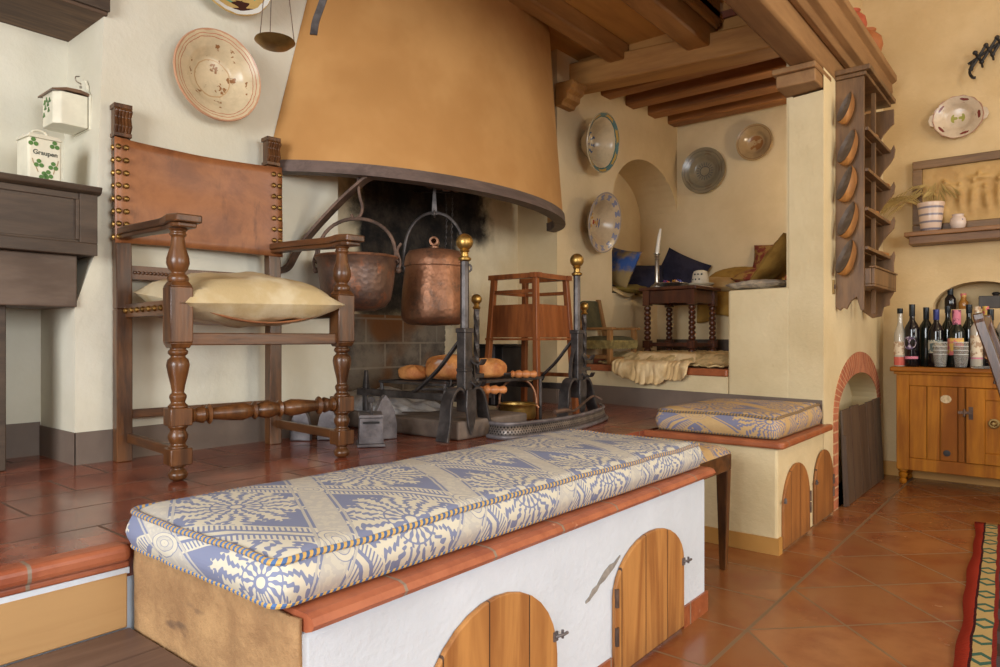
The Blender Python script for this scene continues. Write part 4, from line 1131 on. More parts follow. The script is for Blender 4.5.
# ------------------------------------------------------------------ andirons
def andiron(loc, rz, label, brace_side):
    a = thing('andiron', label, 'andiron', loc, rz, 'brass-topped andirons')
    B = lambda n, mb, mat, par=a, **k: mb.build(n, mat, par, world=False, **k)
    B('post', MB().cyl((0, 0, .17), (0, 0, .72), .0175, n=8), M_IRON)
    m = MB().box(-.022, .022, -.024, .024, .17, .44); m.box(-.026, .026, -.028, .028, .425, .445); m.box(-.024, .024, -.026, .026, .27, .285)
    B('sleeve', m, M_IRON, smooth=False, bevel=.004)
    fin = B('finial', MB().lathe([(.019, .712), (.026, .717), (.027, .725), (.016, .731), (.015, .747), (.021, .754), (.015, .761)], 20), M_BRASS)
    B('ball', MB().sphere((0, 0, .789), .0345, 20), M_BRASS, fin)
    for s in (-1, 1):
        pts = spl([(0, .012 * s, .11), (0, .016 * s, .17), (0, .045 * s, .203), (0, .08 * s, .195), (.0, .108 * s, .15), (.004, .122 * s, .08), (.012, .15 * s, .006)], 5)
        ws = [.05 + .012 * abs(i - 10) / 20 for i in range(len(pts))]
        B('leg', MB().strip(pts, ws, .012, (1, 0, 0)), M_IRON, smooth=False, bevel=.002)
    B('tongue', MB().prism([(-.028, .20), (.028, .20), (.032, .13), (.02, .06), (.0, .015), (-.02, .06), (-.032, .13)], lambda p, q, d: (d, p, q), .028, .038), M_IRON, smooth=False, bevel=.003)
    bar = B('log_bar', MB().box(-.62, 0, -.015, .015, .148, .178), M_IRON, smooth=False, bevel=.002)
    m = MB().box(-.585, -.56, -.012, .012, .078, .148); m.taper((-.585, -.56, -.012, .012, .178), (-.58, -.565, -.006, .006, .26))
    B('rear_foot', m, M_IRON, smooth=False, bevel=.002)
    B('brace', MB().strip(spl([(-.018, 0, .40), (-.05, -.01, .36), (-.11, -.03, .28), (-.19, -.05, .205), (-.25, -.03, .18)], 5), .02, .009, (0, 1, 0)), M_IRON, smooth=False)
    B('brace', MB().strip(spl([(0, brace_side * .024, .36), (.0, brace_side * .05, .30), (.0, brace_side * .06, .22), (.0, brace_side * .04, .19)], 5), .016, .008, (1, 0, 0)), M_IRON, smooth=False)
    for z in (.30, .215):
        B('hook', MB().strip(spl([(.01, .026, z + .03), (.035, .03, z + .005), (.06, .03, z), (.075, .03, z + .02)], 4), .032, .006, (0, 1, 0)), M_IRON, smooth=False)
    # smaller twisted post with its own brass ball
    tp = B('twisted_post', MB().tube([(-.03, .115, z) for z in [.20 + .012 * i for i in range(28)]], .013, 5, tw=85), M_IRON, smooth=False)
    B('bracket', MB().box(-.045, .0, .0, .13, .24, .258), M_IRON, smooth=False, bevel=.002)
    B('small_ball', MB().lathe([(.013, .525), (.018, .53), (.010, .54), (.012, .548)], 14, c=(-.03, .115, 0)).sphere((-.03, .115, .566), .0225, 16), M_BRASS, tp)
    return a
andiron((-1.862, 2.05, PZ), 0.05, 'tall brass-balled iron andiron standing nearer to the armchair', 1)
andiron((-1.87, 2.885, PZ), 0.0, 'tall brass-balled iron andiron standing before the small alcove chair', -1)
# gridiron, loaves, tongs with turned handles
gi = thing('gridiron', 'long flat iron gridiron laid across the andirons carrying the loaves', 'gridiron', (-2.12, 2.4, .66))
m = MB()
for (x0, x1, y0, y1) in ((-2.36, -1.95, 2.03, 2.055), (-2.36, -1.95, 2.69, 2.715), (-2.36, -2.335, 2.055, 2.69), (-1.975, -1.95, 2.055, 2.69)):
    m.box(x0, x1, y0, y1, .652, .664)
m.build('frame', M_IRON, gi, smooth=False, bevel=.002)
for i in range(8):
    y = 2.11 + .075 * i; MB().box(-2.335, -1.975, y - .006, y + .006, .654, .662).build('bar', M_IRON, gi, smooth=False)
for x, y in ((-2.35, 2.04), (-1.96, 2.04), (-2.35, 2.70), (-1.96, 2.70)):
    MB().cyl((x, y, PZ + (.076 if y < 2.4 else .002)), (x, y, .652), .008, n=8).build('leg', M_IRON, gi)
m = MB()
for k in range(6):
    t = k * PI / 3; m.tube(spl([(-1.948, 2.05, .65), (-1.945, 2.05 + .02 * math.cos(t), .65 + .02 * math.sin(t)), (-1.945, 2.05 + .032 * math.cos(t + .3), .65 + .032 * math.sin(t + .3))], 3), .004, 6)
m.build('rosette', M_IRON, gi)
def loaf(label, loc, w, l, h, rz, seed):
    m = MB(); ns = 44
    def f(u, v):
        a = 2 * PI * u; p = PI * (v - .5)
        c, s = math.cos(p), math.sin(p)
        r = c ** .75 if c > 0 else 0
        z = h * (.5 + .5 * (abs(s) ** .8) * (1 if s > 0 else -1)) if s > 0 else h * .5 * (1 - abs(s) ** .5)
        nz = 1 + .07 * mnoise.noise(Vector((math.cos(a) * 2 + seed, math.sin(a) * 2, s * 2)))
        cut = -.018 * max(0, math.cos(a * 2 + seed)) ** 10 * max(0, s) ** .5 if s > 0 else 0
        return (w / 2 * r * math.cos(a) * nz, l / 2 * r * math.sin(a) * nz, z * nz + cut)
    m.grid(ns, 19, f, cu=True)
    o = m.build('bread_loaf', M_BREAD, None, world=False, angle=80); o.location = loc; o.rotation_euler = (0, 0, rz)
    return tag(o, label, 'bread', 'loaves on the gridiron')
loaf('small round loaf at the wall end of the gridiron', (-2.235, 2.12, .665), .13, .12, .065, .3, 1.0)
loaf('biggest floury round loaf in the middle of the gridiron', (-2.11, 2.235, .665), .22, .24, .11, 0, 4.0)
loaf('round loaf half hidden behind the andiron post', (-2.07, 2.44, .665), .17, .17, .09, 1.0, 8.0)
def tongs(label, p, d, hl):
    t = thing('fire_iron', label, 'fire iron', p, math.atan2(d[1], d[0]), 'fire irons with turned handles')
    m = MB().lathe([(.0, 0), (.014, .0), (.017, .008), (.011, .016), (.017, .026), (.019, .04), (.013, .05), (.018, .062), (.019, .075), (.012, .086), (.016, .097), (.017, .108), (.01, .118), (.0, .12)], 14, RT((0, 0, 0), ry=PI / 2))
    m.build('handle', M_TURN, t, world=False)
    MB().cyl((0, 0, 0), (-hl, 0, .004), .005, n=8).build('rod', M_IRON, t, world=False)
tongs('fire iron whose turned wooden handle juts out between the two andirons', (-1.965, 2.48, .685), (.8, .6), .30)
tongs('fire iron whose turned wooden handle sits close beside the nearer andiron post', (-1.885, 2.16, .635), (.75, .66), .26)
# brass pot with copper hoop
bq = thing('brass_basket', 'small brass pot with a copper hoop handle standing behind the fender', 'pot', (-2.02, 2.60, PZ))
c = (-2.02, 2.60, PZ + .015)
MB().lathe([(0, 0), (.07, 0), (.084, .01), (.088, .03), (.086, .06), (.090, .072), (.094, .076), (.09, .08), (.082, .074), (.08, .03), (0, .01)], 32, c=c).build('bowl', M_BRASS, bq)
bail(bq, c, .088, c[2] + .072, .125, .006, M_COPPER, camright)
# fender
fe = thing('fireplace_fender', 'low curved pierced metal fender on the tiles before the hearth', 'fender', (-1.7, 2.45, PZ))
fpath = spl([(-1.80, 2.135, 0), (-1.74, 2.13, 0), (-1.70, 2.16, 0), (-1.675, 2.28, 0), (-1.66, 2.45, 0), (-1.675, 2.62, 0), (-1.72, 2.82, 0), (-1.775, 2.98, 0), (-1.86, 3.09, 0)], 6)
def fmat():
    t = MT('pierced_metal', .45, .6); v = t.vec('UV'); x, y, _ = t.xyz(v)
    k = ((x * 72).fract() - .5).abs() + (((y * 3.0)).fract() - .5).abs()
    w = ((x * 72 + .5).fract() - .5).abs() + (((y * 3.0) + .5).fract() - .5).abs()
    hole = k.lt(.30).max(w.lt(.22)) * y.gt(.12) * y.lt(.9)
    t.color(t.mix(hole, t.mix(t.noise(t.vec('Object'), 20, 4).step(.4, .7), (132, 122, 116), (98, 90, 86)), (24, 22, 22))); return t.m
m = MB(); L = [0]
for p, q in zip(fpath, fpath[1:]): L.append(L[-1] + (q - p).length)
n_ = len(fpath); vs = []; uv = []
for i, p in enumerate(fpath):
    for z, o_ in ((.004, .012), (.058, 0)):
        d = (fpath[min(i + 1, n_ - 1)] - fpath[max(i - 1, 0)]).normalized(); nn = Vector((d.y, -d.x, 0))
        vs.append(p + nn * o_ + Vector((0, 0, PZ + z))); uv.append((L[i], (z - .004) / .054))
fs = [(2 * i, 2 * i + 2, 2 * i + 3, 2 * i + 1) for i in range(n_ - 1)]
m.add(vs, fs, None, [[uv[q] for q in f] for f in fs]); m.build('pierced_band', fmat(), fe, solid=.003)
for z, r, o_ in ((.062, .0075, 0), (.010, .009, .014)):
    pts = []
    for i, p in enumerate(fpath):
        d = (fpath[min(i + 1, n_ - 1)] - fpath[max(i - 1, 0)]).normalized(); pts.append(p + Vector((d.y, -d.x, 0)) * o_ + Vector((0, 0, PZ + z)))
    MB().tube(pts, r, 8).build('rail', M_GREYIRON, fe)
MB().tube(spl([(-1.70, 2.45, PZ + .085), (-1.695, 2.52, PZ + .088), (-1.70, 2.60, PZ + .08), (-1.76, 2.78, PZ + .10), (-1.80, 2.92, PZ + .118), (-1.78, 2.97, PZ + .10)], 5), [.010] * 8 + [.006] * 18, 8).build('fire_shovel_handle', M_IRONR, fe)
# ------------------------------------------------------------------ flat irons
bi = thing('box_iron', 'grey cast box iron standing upright on the tiles beside the armchair leg', 'flat iron', (-2.02, 1.70, PZ), -.66)
Bx = lambda n, mb, mat, par=bi, **k: mb.build(n, mat, par, world=False, **k)
m = MB().taper((-.09, .05, -.052, .052, .001), (-.09, .05, -.05, .05, .012)).taper((-.085, .044, -.046, .046, .012), (-.085, .044, -.042, .042, .108))
Bx('body', m, M_GREYIRON, smooth=False, bevel=.003)
m = MB().taper((-.088, .047, -.046, .046, .109), (-.085, .044, -.043, .043, .121)); 
Bx('lid', m, M_GREYIRON, smooth=False, bevel=.002)
m = MB().box(.0462, .0472, -.03, .03, .088, .096); Bx('vent', m, M_BLACK, smooth=False)
m = MB().tube(spl([(-.06, 0, .121), (-.062, 0, .15), (-.055, 0, .172)], 4), .006, 8); m.tube(spl([(.03, 0, .121), (.034, 0, .15), (.028, 0, .172)], 4), .006, 8); m.cyl((-.07, 0, .176), (.04, 0, .176), .012, n=12)
Bx('handle', m, M_IRON)
def heel_iron(label, loc, rz, s=1.0):
    h = thing('flat_iron', label, 'flat iron', loc, rz, 'flat irons standing on their heels')
    H = lambda n, mb, mat, **k: mb.build(n, mat, h, world=False, **k)
    sole = [(-.045 * s, .001), (.045 * s, .001), (.046 * s, .05 * s), (.036 * s, .10 * s), (.018 * s, .14 * s), (0, .16 * s), (-.018 * s, .14 * s), (-.036 * s, .10 * s), (-.046 * s, .05 * s)]
    H('sole_plate', MB().prism(sole, lambda a, b, d: (d, a, b), 0, .028), M_GREYIRON, smooth=False, bevel=.003)
    m = MB().tube(spl([(-.002, 0, .03), (-.035, 0, .026), (-.06, 0, .035), (-.062, 0, .075), (-.058, 0, .11), (-.03, 0, .118), (-.002, 0, .115)], 4), .008, 8)
    H('handle', m, M_IRON)
heel_iron('flat iron on its heel just behind the box iron', (-2.12, 1.845, PZ), -.25, 1.12)
heel_iron('flat iron on its heel farther back, seen past the chair leg', (-2.28, 1.70, PZ), -.75, .9)
heel_iron('flat iron on its heel closest to the plate wall', (-2.34, 1.62, PZ), -.95, .9)
# ------------------------------------------------------------------ wooden stand, stove box, trammel
ws_ = thing('wooden_stand', 'tall tapering wooden stand with panelled sides behind the gridiron', 'wooden stand', (-2.2, 2.94, PZ), .0)
def wpos(sx, sy, t): # t 0 floor .. 1 top
    w = .175 - .04 * t
    return Vector((-2.2 + sx * w, 2.94 + sy * w, PZ + .001 + .72 * t))
for sx in (-1, 1):
    for sy in (-1, 1):
        p, q = wpos(sx, sy, 0), wpos(sx, sy, 1)
        MB().taper((p.x - .014, p.x + .014, p.y - .014, p.y + .014, p.z), (q.x - .014, q.x + .014, q.y - .014, q.y + .014, q.z)).build('leg', M_STAND, ws_, smooth=False, bevel=.002)
def side(a, b, t0, t1, th, nm, ex=0.0):
    p, q, r, s_ = wpos(*a, t0), wpos(*b, t0), wpos(*b, t1), wpos(*a, t1)
    n_ = Vector((a[0] + b[0], a[1] + b[1], 0)).normalized() * th
    d = (q - p).normalized() * ex
    MB().add([p - d + n_, q + d + n_, r + d + n_, s_ - d + n_, p - d - n_, q + d - n_, r + d - n_, s_ - d - n_], [(0, 1, 2, 3), (7, 6, 5, 4), (0, 4, 5, 1), (1, 5, 6, 2), (2, 6, 7, 3), (3, 7, 4, 0)]).build(nm, M_STAND, ws_, smooth=False)
for a, b in (((1, -1), (1, 1)), ((-1, -1), (1, -1)), ((-1, 1), (1, 1))):
    side(a, b, .565, .80, .006, 'panel'); side(a, b, .545, .56, .014, 'rail', .02)
    side(a, b, .985, 1.02, .016, 'top_rail', .03)
for a, b in (((-1, -1), (1, -1)), ((-1, 1), (1, 1)), ((-1, -1), (-1, 1))): side(a, b, .88, .905, .008, 'rail')
for a, b in (((-1, -1), (-1, 1)), ((-1, 1), (1, 1))): side(a, b, .27, .30, .008, 'rail')
bs = thing('iron_box', 'black iron box with grey rod standing behind the wooden stand', 'iron box', (-2.54, 3.1, PZ))
MB().box(-2.62, -2.44, 3.0, 3.22, PZ + .02, .80).build('body', M_BLACK, bs, smooth=False, bevel=.006)
m = MB()
for x in (-2.61, -2.455):
    for y in (3.01, 3.205): m.box(x - .012, x + .012, y - .012, y + .012, PZ + .001, PZ + .02)
m.build('feet', M_BLACK, bs, smooth=False)
MB().box(-2.51, -2.49, 2.985, 2.998, PZ + .03, .81).build('rod', M_GREYIRON, bs, smooth=False)
MB().box(-2.63, -2.43, 2.99, 3.23, .80, .815).build('lid', M_BLACK, bs, smooth=False, bevel=.003)
tr = thing('iron_trammel', 'toothed iron trammel with curled hook leaning against the fireplace side wall', 'trammel', (-2.57, 3.525, .58))
m = MB(); m.box(-2.60, -2.582, 3.522, 3.53, .60, .80)
for k in range(6): m.prism([(0, 0), (.02, .012), (0, .02)], lambda a, b, d: (-2.584 + a, d, .62 + .03 * k + b), 3.522, 3.53)
m.build('toothed_bar', M_BLACK, tr, smooth=False)
m = MB().tube(spl([(-2.592, 3.526, .60), (-2.575, 3.526, .582), (-2.545, 3.526, .585), (-2.53, 3.526, .61), (-2.545, 3.526, .632), (-2.56, 3.526, .62)], 5), .0055, 6)
m.tube([(-2.592 + .012 * math.cos(t), 3.526, .812 + .012 * math.sin(t)) for t in [k * PI / 6 for k in range(12)]], .004, 6, closed=True)
m.build('hook', M_BLACK, tr)
# ------------------------------------------------------------------ alcove: table, candle, sweets, cheese bell
ta = thing('alcove_table', 'small dark oak table with twist-turned legs standing in the raised alcove', 'table', (-2.10, 4.50, .745), .0)
TZ0, TZ1 = .748, 1.198
hw, hl = .165, .16
tc = Vector((-2.075, 4.515, 0)); trz = Matrix.Rotation(-.03, 4, 'Z')
def tp_(x, y, z): return tuple(tc + trz @ Vector((x, y, 0)) + Vector((0, 0, z)))
TM = Matrix.Translation(tc) @ trz
MB().box(-hw - .045, hw + .045, -hl - .045, hl + .045, TZ1 - .022, TZ1, TM).build('tabletop', M_TABLE, ta, smooth=False, bevel=.005)
for x in (-hw, hw):
    for y in (-hl, hl):
        m = MB().lathe([(.0, 0), (.02, .0), (.026, .012), (.022, .028), (.014, .034)], 14, c=tp_(x, y, TZ0))
        m.box(x - .025, x + .025, y - .025, y + .025, TZ0 + .034, TZ0 + .085, TM)
        pr = []
        for i in range(7):
            z = .086 + i * .034; pr += [(.014, z), (.023, z + .009), (.024, z + .017), (.023, z + .025), (.014, z + .033)]
        m.lathe(pr, 14, c=tp_(x, y, TZ0)); m.box(x - .025, x + .025, y - .025, y + .025, TZ0 + .325, TZ1 - .022, TM)
        m.build('leg', M_TABLE, ta)
m = MB()
for s in (-1, 1):
    m.box(-hw + .025, hw - .025, s * hl - .012, s * hl + .012, TZ1 - .112, TZ1 - .023, TM); m.box(s * hw - .012, s * hw + .012, -hl + .025, hl - .025, TZ1 - .112, TZ1 - .023, TM)
m.build('apron', M_TABLE, ta, smooth=False, bevel=.003)
m = MB()
for s in (-1, 1):
    m.box(-hw + .025, hw - .025, s * hl - .012, s * hl + .012, TZ0 + .045, TZ0 + .07, TM); m.box(s * hw - .012, s * hw + .012, -hl + .025, hl - .025, TZ0 + .045, TZ0 + .07, TM)
m.build('stretcher', M_TABLE, ta, smooth=False, bevel=.003)
c = tp_(-.10, -.145, TZ1 + .001)
cd = thing('candlestick', 'pewter candlestick with a leaning white candle on the alcove table', 'candlestick', c)
MB().lathe([(0, 0), (.045, 0), (.046, .008), (.036, .014), (.022, .024), (.014, .034), (.0145, .05), (.0145, .19), (.018, .196), (.012, .204), (.019, .214), (.014, .224), (.024, .23), (.024, .236), (0, .236)], 24, c=c).build('stem', M_SILVER, cd)
MB().tube([(c[0], c[1], c[2] + .236), (c[0] + .012, c[1] + .008, c[2] + .35), (c[0] + .020, c[1] + .013, c[2] + .405)], [.0135, .012, .006], 12).build('candle', M_CANDLE, cd)
c = tp_(-.03, -.06, TZ1 + .001)
sd = thing('sweet_dish', 'shallow metal dish full of wrapped sweets on the alcove table', 'dish', c)
MB().lathe([(0, 0), (.04, 0), (.045, .006), (.085, .016), (.105, .028), (.104, .031), (.083, .021), (.04, .011), (0, .01)], 28, c=c).build('bowl', M_SILVER, sd)
SW = [(206, 150, 40), (40, 60, 150), (190, 50, 60), (230, 220, 200), (214, 120, 60), (60, 70, 160), (220, 170, 60)]
random.seed(4)
for i in range(17):
    a = random.random() * 6.28; r = .07 * math.sqrt(random.random()); lay = (i % 3) * .008
    q = Vector(c) + Vector((r * math.cos(a), r * math.sin(a), .022 + lay + .13 * r))
    m = MB(); R_ = RT(q, random.random() * 1, random.random() * 1, random.random() * 3)
    m.sphere((0, 0, 0), .0105, 8, (1.2, .9, .8), R_)
    for s in (-1, 1): m.taper((-.002, .002, -.002, .002, 0), (-.007, .007, -.0015, .0015, .011), R_ @ RT((s * .011, 0, 0), ry=s * PI / 2))
    k = i % len(SW); o = m.build('wrapped_sweet', mk('sweet_%d' % k, SW[k], tuple(q * .8 for q in SW[k]), .3), None)
    cn = ['gold', 'dark blue', 'red', 'white', 'orange', 'blue', 'yellow'][k]
    tag(o, cn + ' wrapped sweet heaped in the dish on the alcove table', 'sweet', 'wrapped sweets in the dish')
c = tp_(.105, .095, TZ1 + .001)
md = MB().box(-.08, .10, -.115, .06, 0, .006, Matrix.Translation(Vector(c) - Vector((0.02, .03, 0))) @ trz)
tag(md.build('white_tray', M_CANDLE, None, smooth=False, bevel=.002), 'thin white tray under the covered china dish on the alcove table', 'tray')
c = (c[0], c[1], c[2] + .007)
cb = thing('covered_dish', 'white china bell with dark motif on its plate on the alcove table', 'covered dish', c)
MB().lathe([(0, 0), (.05, .0), (.085, .012), (.095, .02), (.094, .024), (.05, .008), (0, .007)], 28, c=c).build('plate', ceramic('grey_white_china', (206, 198, 178)), cb)
wb = plate_mat('china_bell', (224, 214, 192)); t_ = None
MB().lathe([(.06, .012), (.058, .05), (.052, .09), (.044, .108), (.025, .116), (0, .118)], 28, c=c).build('bell', wb, cb)
m = MB()
for a in (-2.2, -1.75, -1.3):
    for z in (.05, .085):
        m.sphere((c[0] + .056 * math.cos(a + .3 * (z > .06)) * (1 if z < .06 else .96), c[1] + .056 * math.sin(a + .3 * (z > .06)) * (1 if z < .06 else .96), c[2] + z), .0065, 8)
m.build('motif', M_TXT, cb)
# ------------------------------------------------------------------ cushions and cloths in the alcove
NZ = 1.17
o = MB(); o.grid(20, 10, lambda u, v: (-2.45 - .30 * v + .06 * max(0, .12 - v) / .12, 4.24 + .98 * u, NZ + .038 + .02 * mnoise.noise(Vector((u * 8, v * 5, 0))) - .05 * max(0, .12 - v) / .12 * (1 + .5 * math.sin(u * 19))))
tag(o.build('seat_throw', M_BEIGE, None, solid=.012), 'beige folded throw spread over the seat in the alcove niche', 'throw')
pillow('throw_pillow', 'bright blue and gold brocade pillow leaning at the open end of the niche', 'pillow', (-2.50, 4.42, 1.36), (PI / 2 - .35, 0.22, -.25), .29, .29, .12, M_BLUEP, 1.0)
pillow('throw_pillow', 'long navy pillow lying low in the niche behind the candlestick', 'pillow', (-2.56, 4.78, 1.30), (PI / 2 - .4, 0.0, .75), .46, .26, .13, M_NAVY, 2.0)
pillow('throw_pillow', 'dark navy square pillow tipped on its corner at the end of the niche', 'pillow', (-2.33, 5.07, 1.345), (PI / 2 - .3, .45, .30), .36, .34, .13, M_NAVY, 3.0)
pillow('throw_pillow', 'flat olive pillow lying at the edge of the niche seat before the candlestick', 'pillow', (-2.44, 4.50, 1.205), (0.05, .1, .2), .22, .36, .07, M_OLIVE, 4.0)
pillow('throw_pillow', 'pale beige pillow on the back bench behind the china bell', 'pillow', (-2.03, 5.10, 1.245), (0.12, 0, .1), .52, .30, .14, M_BEIGE, 5.0)
pillow('throw_pillow', 'mustard yellow pillow lying farther back above the pale beige one', 'pillow', (-1.90, 5.17, 1.33), (.3, 0, .0), .46, .2, .11, M_YELLOW, 6.0)
m = MB()
def yc(u, v):
    x = -2.10 + .34 * u; w_ = .012 * math.sin(u * 17) + .008 * mnoise.noise(Vector((u * 5, v * 4, 0)))
    if v < .45: k = v / .45; return (x, 5.16 - .26 * k, 1.188 + .012 * mnoise.noise(Vector((u * 4, v * 6, 1))))
    k = (v - .45) / .55
    return (x + .03 * k * math.sin(u * 9), 4.885 - .012 * min(1, k * 6) + w_ * k * .5 - .02 * k, 1.19 - .20 * k - .03 * k * math.cos(u * 6))
m.grid(24, 20, yc); tag(m.build('yellow_throw', M_YELLOW, None, solid=.006), 'mustard yellow cloth hanging over the front of the back bench', 'throw')
pillow('throw_pillow', 'red and olive flowered pillow lying flat on the back bench by the low wall', 'pillow', (-1.66, 5.06, 1.275), (0.08, .05, .2), .46, .32, .17, M_PATT, 7.0)
pillow('throw_pillow', 'dark red flowered pillow propped upright against the alcove back wall', 'pillow', (-1.60, 5.19, 1.43), (1.15, 0, .05), .42, .26, .11, M_PATT, 8.0)
pillow('seat_pad', 'flat pale grey quilted pad on top of the low wall by the pillar', 'pad', (-1.215, 3.77, 1.128), (0, 0, -.16), .29, .44, .055, M_PALE, 9.0, e=.3, pinch=.02)
pillow('throw_pillow', 'mustard pillow with pale corners leaning on the pillar above the quilted pad', 'pillow', (-1.19, 3.87, 1.285), (0.15, -.85, -.3), .33, .36, .10, M_YELLOW, 10.0)
# fleece hanging over the ledge, olive rug
m = MB()
LY = yA(-1.95)
def fl(u, v):
    a = (u - .5) * 2; x = -1.855 + .40 * a * (0.75 + .25 * min(1, v * 1.8)) * .66
    y0 = yA(x) - .02
    ru = (.6 * math.sin(u * 33 + 5 * mnoise.noise(Vector((u * 5, v * 1.2, 4)))) + 1.1 * mnoise.noise(Vector((u * 13, v * 2.5, 2)))) * .022 * (v ** .6)
    d = v * .37 * (1 - .22 * abs(a) ** 2 + .10 * mnoise.noise(Vector((u * 6, 3, 1))))
    if d < .22: return (x, y0 + .22 - d, .698 + abs(ru) * .6 + .05 * max(0, (.06 - d) / .06) + .012)
    k = d - .22
    return (x, y0 - .018 - abs(ru) * .9 - .1 * k, .70 - k * .75 + .010 * mnoise.noise(Vector((u * 30, 0, 0))))
m.grid(96, 26, fl); tag(m.build('sheepskin', M_FLEECE, None, solid=.008, angle=80), 'cream ruffled fleece draped over the front ledge of the alcove', 'fleece')
m = MB(); m.grid(60, 50, lambda u, v: (-2.28 + .87 * u, yA(-2.28 + .87 * u) + .03 + 1.05 * v + .02 * mnoise.noise(Vector((u * 14, 7, 0))), (.698 + .055 * min(1, max(0, (v - .07) / .10)) if v < .2 else .753) + .012 * mnoise.noise(Vector((u * 26, v * 26, 0)))))
tag(m.build('floor_rug', M_RUGG, None, solid=.008), 'olive and cream shaggy rug under the alcove table', 'rug')
# small green armchair on the ledge
kc = thing('small_armchair', 'small oak armchair with green velvet seat and fringe on the alcove ledge', 'armchair', (-2.27, 3.86, .686), -.12)
K = lambda n, mb, mat, **k: mb.build(n, mat, kc, world=False, **k)
for sy in (-1, 1):
    y = .125 * sy
    K('leg', MB().box(.10, .128, y - .015, y + .015, 0, .215), M_KIDCHAIR, smooth=False, bevel=.002)
    K('leg', MB().taper((-.13, -.10, y - .014, y + .014, 0), (-.13, -.10, y - .014, y + .014, .18)).taper((-.13, -.10, y - .014, y + .014, .18), (-.185, -.16, y - .014, y + .014, .42)), M_KIDCHAIR, smooth=False, bevel=.002)
    K('armrest', MB().box(-.14, .15, y - .021, y + .021, .215, .231), M_KIDCHAIR, smooth=False, bevel=.003)
    K('side_rail', MB().box(-.10, .10, y - .009, y + .009, .115, .142), M_KIDCHAIR, smooth=False, bevel=.002)
    K('stretcher', MB().box(-.10, .10, y - .009, y + .009, .035, .058), M_KIDCHAIR, smooth=False, bevel=.002)
K('front_rail', MB().box(.105, .122, -.11, .11, .115, .14), M_KIDCHAIR, smooth=False, bevel=.002)
K('stretcher', MB().box(.105, .122, -.11, .11, .02, .045), M_KIDCHAIR, smooth=False, bevel=.002)
m = MB(); m.grid(14, 14, lambda u, v: (-.12 + .25 * u, -.135 + .27 * v, .143 + .03 * ((1 - (2 * u - 1) ** 4) * (1 - (2 * v - 1) ** 4)) ** .4))
K('seat', m, M_GREENF, solid=.01)
K('backrest', MB().add([(-.12, -.11, .22), (-.12, .11, .22), (-.165, .11, .41), (-.165, -.11, .41), (-.145, -.11, .22), (-.145, .11, .22), (-.19, .11, .41), (-.19, -.11, .41)], [(0, 1, 2, 3), (7, 6, 5, 4), (0, 4, 5, 1), (1, 5, 6, 2), (2, 6, 7, 3), (3, 7, 4, 0)]), M_GREENF, smooth=False, bevel=.008)
m = MB()
for k in range(30):
    y = -.135 + .27 * k / 29; m.box(.131, .135, y - .0035, y + .0035, .095 + .006 * (k % 2), .146)
    x = -.115 + .245 * k / 29; m.box(x - .0035, x + .0035, -.141, -.137, .095 + .006 * (k % 2), .146)
m.box(.1305, .1355, -.138, .138, .138, .15); m.box(-.12, .135, -.1415, -.1365, .138, .15)
K('fringe', m, M_FRINGE, smooth=False)
pb = MB(); pb.sphere((-2.20, 3.80, .733), .03, 12, (1.2, 1, .8))
# ------------------------------------------------------------------ rack on the pillar wall with wooden scoops
RX0, RX1 = -.8795, -.755
rk = thing('wall_rack', 'dark wooden wall rack with scalloped sides hung with wooden scoops on the pillar wall', 'rack', (-.88, 4.0, 1.0))
MB().box(RX0, RX0 + .012, 3.715, 4.28, 1.06, 2.12).build('back_board', M_RACK, rk, smooth=False)
MB().prism([(RX0, 1.0), (RX0 + .02, .985), (RX0 + .035, 1.0), (RX0 + .05, .99), (RX0 + .07, 1.03), (RX1 - .03, 1.05), (RX1 - .012, .985), (RX1 + .003, .985), (RX1 + .003, 2.12), (RX0, 2.12)], lambda a, b, d: (a, d, b), 3.697, 3.715).build('side_panel', M_RACK, rk, smooth=False, bevel=.002)
pts = [(RX0, 2.10)]
xo = RX1 + .032
sc_ = [(xo, 2.10), (xo, 2.02)]
for zt in (1.86, 1.66, 1.47, 1.28):
    sc_ += [(xo - .015, zt + .15), (xo - .05, zt + .11), (xo - .075, zt + .065), (xo - .08, zt + .03), (xo - .06, zt + .012), (xo - .03, zt + .012), (xo - .012, zt + .022), (xo, zt + .045), (xo + .006, zt + .02), (xo, zt - .02)]
sc_ += [(xo, 1.10), (xo - .02, 1.06), (xo - .02, 1.03), (xo - .05, 1.02), (xo - .06, .97), (RX0 + .05, .96), (RX0, 1.0)]
MB().prism(pts + sc_, lambda a, b, d: (a, d, b), 4.275, 4.293).build('side_panel', M_RACK, rk, smooth=False, bevel=.002)
MB().box(RX1 - .025, RX1 - .004, 3.99, 4.012, .975, 2.12).build('middle_post', M_RACK, rk, smooth=False, bevel=.002)
m = MB().box(RX0, RX1 + .015, 3.685, 4.305, 2.121, 2.14); m.box(RX0, RX1 + .035, 3.67, 4.32, 2.14, 2.165)
m.build('cornice', M_RACK, rk, smooth=False, bevel=.004)
for z in (1.86, 1.66, 1.47, 1.28):
    r_ = MB().box(RX1 - .02, RX1 + .018, 3.716, 4.274, z, z + .016); r_.box(RX0 + .013, RX1 - .02, 3.716, 4.274, z - .005, z + .003)
    r_.build('shelf_rail', M_RACK, rk, smooth=False, bevel=.002)
bx_ = MB().box(RX1 - .06, RX1 + .045, 3.72, 4.27, 1.10, 1.112); bx_.box(RX1 + .03, RX1 + .045, 3.72, 4.27, 1.112, 1.19); bx_.box(RX1 - .06, RX1 + .03, 3.72, 3.735, 1.112, 1.19); bx_.box(RX1 + .022, RX1 + .052, 3.71, 4.274, 1.19, 1.20)
bx_.build('box', M_RACK, rk, smooth=False, bevel=.003)
